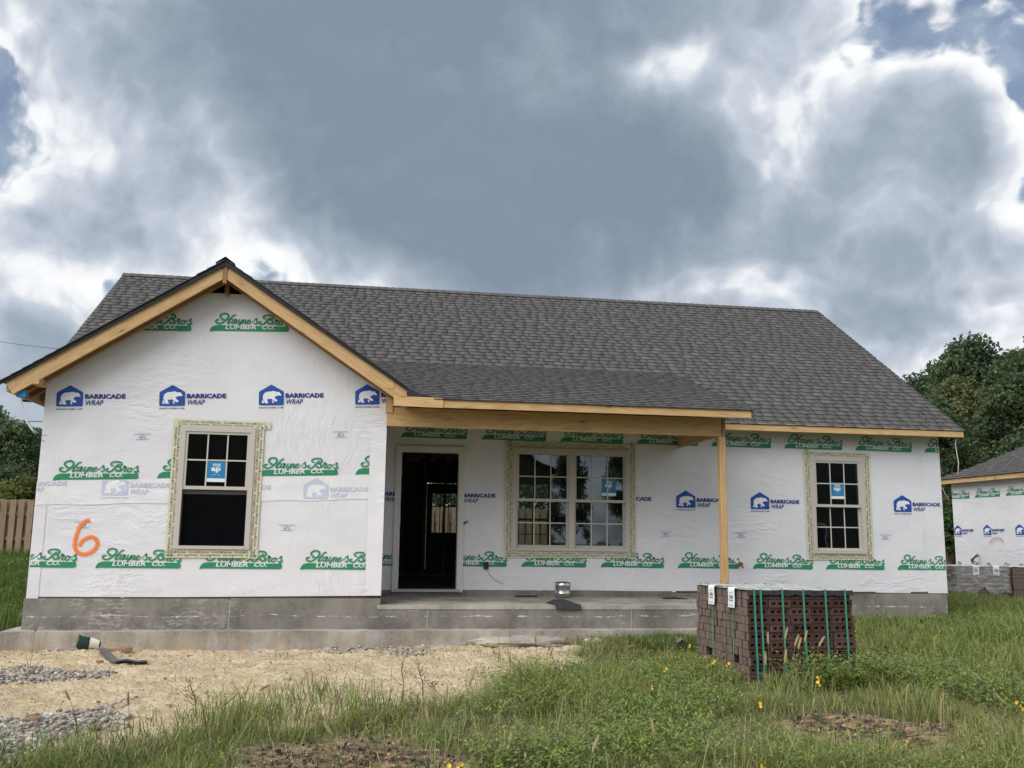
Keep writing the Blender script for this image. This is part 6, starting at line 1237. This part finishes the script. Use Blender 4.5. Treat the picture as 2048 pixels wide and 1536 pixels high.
    # metal flashing, plank, bottle, concrete lump, stones
    def gp(u, v, dz=0.0):
        p_ = at_z(u, v, -0.955); p_ = at_y(u, v, -2.2) if in_house(p_[0], p_[1]) else p_; return Vector((p_[0], p_[1], float(ground_z(np.array(p_[0]), np.array(p_[1])))+dz))
    a, b, c2 = gp(196, 1312, 0.05), gp(230, 1336, 0.03), gp(294, 1334, 0.045); FL = thing('bent_flashing', 'bent dark grey metal flashing on the bare soil', 'flashing', tuple(b)); MG = flat('painted_flashing', (0.11, 0.115, 0.125), 0.35, 0.4, var=0.2)
    for nm, p_, q in (('long_leg', a, b), ('short_leg', b, c2)):
        d = (q-p_).normalized(); s_ = Vector((-d.y, d.x, 0))*0.05; mb = MB(); V = []
        for t in (0, 0.33, 0.66, 1):
            w = p_+(q-p_)*t+Vector((0, 0, 0.012*math.sin(t*6)))-b; V += [w-s_+Vector((0, 0, 0.012)), w, w+s_+Vector((0, 0, 0.016)), w+s_*1.02+Vector((0, 0, -0.03))]
        mb.add(V, [(4*i+j, 4*i+j+1, 4*i+j+5, 4*i+j+4) for i in range(3) for j in range(3)]); put(nm, mats_on(mb.mesh(nm), MG), FL)
    pk = thing('scrap_plank', 'short weathered wood offcut on the soil near the tipped bucket', 'wood offcut', tuple(gp(232, 1312, 0.02))); board('plank', gp(210, 1312, 0.03), gp(248, 1312, 0.03), 0.05, 0.09, FENCE, pk, up=(0, 0, 1)); board('plank', gp(243, 1306, 0.06), gp(256, 1317, 0.05), 0.04, 0.08, FENCE, pk)
    q = gp(1182, 1281, 0.04); bt = thing('white_bottle', 'white plastic bottle lying in the grass before the porch', 'bottle', tuple(q)); o = put('body', mats_on(MB().lathe([(0.0, -0.11), (0.036, -0.108), (0.038, -0.09), (0.038, 0.05), (0.028, 0.085), (0.014, 0.10), (0.014, 0.115), (0.0, 0.115)], 16).mesh('body'), PVC), bt, (0.02, 0, 0), (0, math.radians(86), math.radians(6)), True); put('cap', mats_on(MB().lathe([(0.0165, 0.108), (0.0165, 0.13), (0.0, 0.13)], 12).mesh('cap'), PVC), bt, (0.02, 0, 0), (0, math.radians(86), math.radians(6)))
    def lump(name, label, cat, q, sx, sy, sz, mats_, seed, group=None):
        bm = bmesh.new(); bmesh.ops.create_icosphere(bm, subdivisions=3, radius=1.0); rs = np.random.default_rng(seed); off = rs.random(3)*30
        for v in bm.verts: n = float(vnoise(v.co.x*1.3+off[0]+v.co.z, v.co.y*1.3+off[1]+v.co.z*0.7, 1.6, 4)); v.co = Vector((v.co.x*sx, v.co.y*sy, max(-0.3, v.co.z)*sz))*(0.6+0.8*n)
        me = bpy.data.meshes.new(name); bm.to_mesh(me); bm.free(); o = put(name, mats_on(me, mats_), None, q); tag(o, label, cat, group); return o
    lump('concrete_spill', 'hardened pale concrete spill against the footing below the porch', 'concrete lump', gp(1040, 1281, 0.0), 0.62, 0.22, 0.085, CONC2, 3)
    BRS = flat('brown_stone', (0.20, 0.13, 0.08), 0.9, var=0.3); GS = flat('grey_stone', (0.30, 0.29, 0.28), 0.9, var=0.25); K = 'loose stones on the bare soil'
    for u, v, s_, m_, lb in ((70, 1440, 0.075, BRS, 'brown broken stone on the gravel heap'), (92, 1438, 0.05, GS, 'grey stone beside the brown stone on the gravel heap'), (113, 1361, 0.035, GS, 'grey stone in the upper gravel strip'), (655, 1307, 0.07, GS, 'pale flat stone on the soil before the footing'), (575, 1361, 0.045, GS, 'grey stone in the middle of the bare soil'), (793, 1475, 0.03, GS, 'small blue-grey stone above the charred patch'), (700, 1478, 0.02, GS, 'small pale stone left of the blue-grey one'), (85, 1482, 0.045, GS, 'grey stone at the lower edge of the gravel heap'), (190, 1452, 0.05, BRS, 'tan stone at the right tip of the gravel heap'), (198, 1334, 0.04, BRS, 'brown lump beside the bent flashing'), (1580, 1408, 0.03, PVC, 'white chip in the grass below the brick stack')): lump('loose_stone', lb, 'stone', gp(u, v, 0.008), s_, s_*0.7, s_*0.5, m_, int(u), K)
    q = gp(1368, 1318, 0.02); o = put('loose_brick', BR_P.copy(), None, q+Vector((0, 0, 0.05)), (0.5, 0.9, 0.4)); tag(o, 'single brick tilted in the grass left of the brick stack', 'brick')
loose()
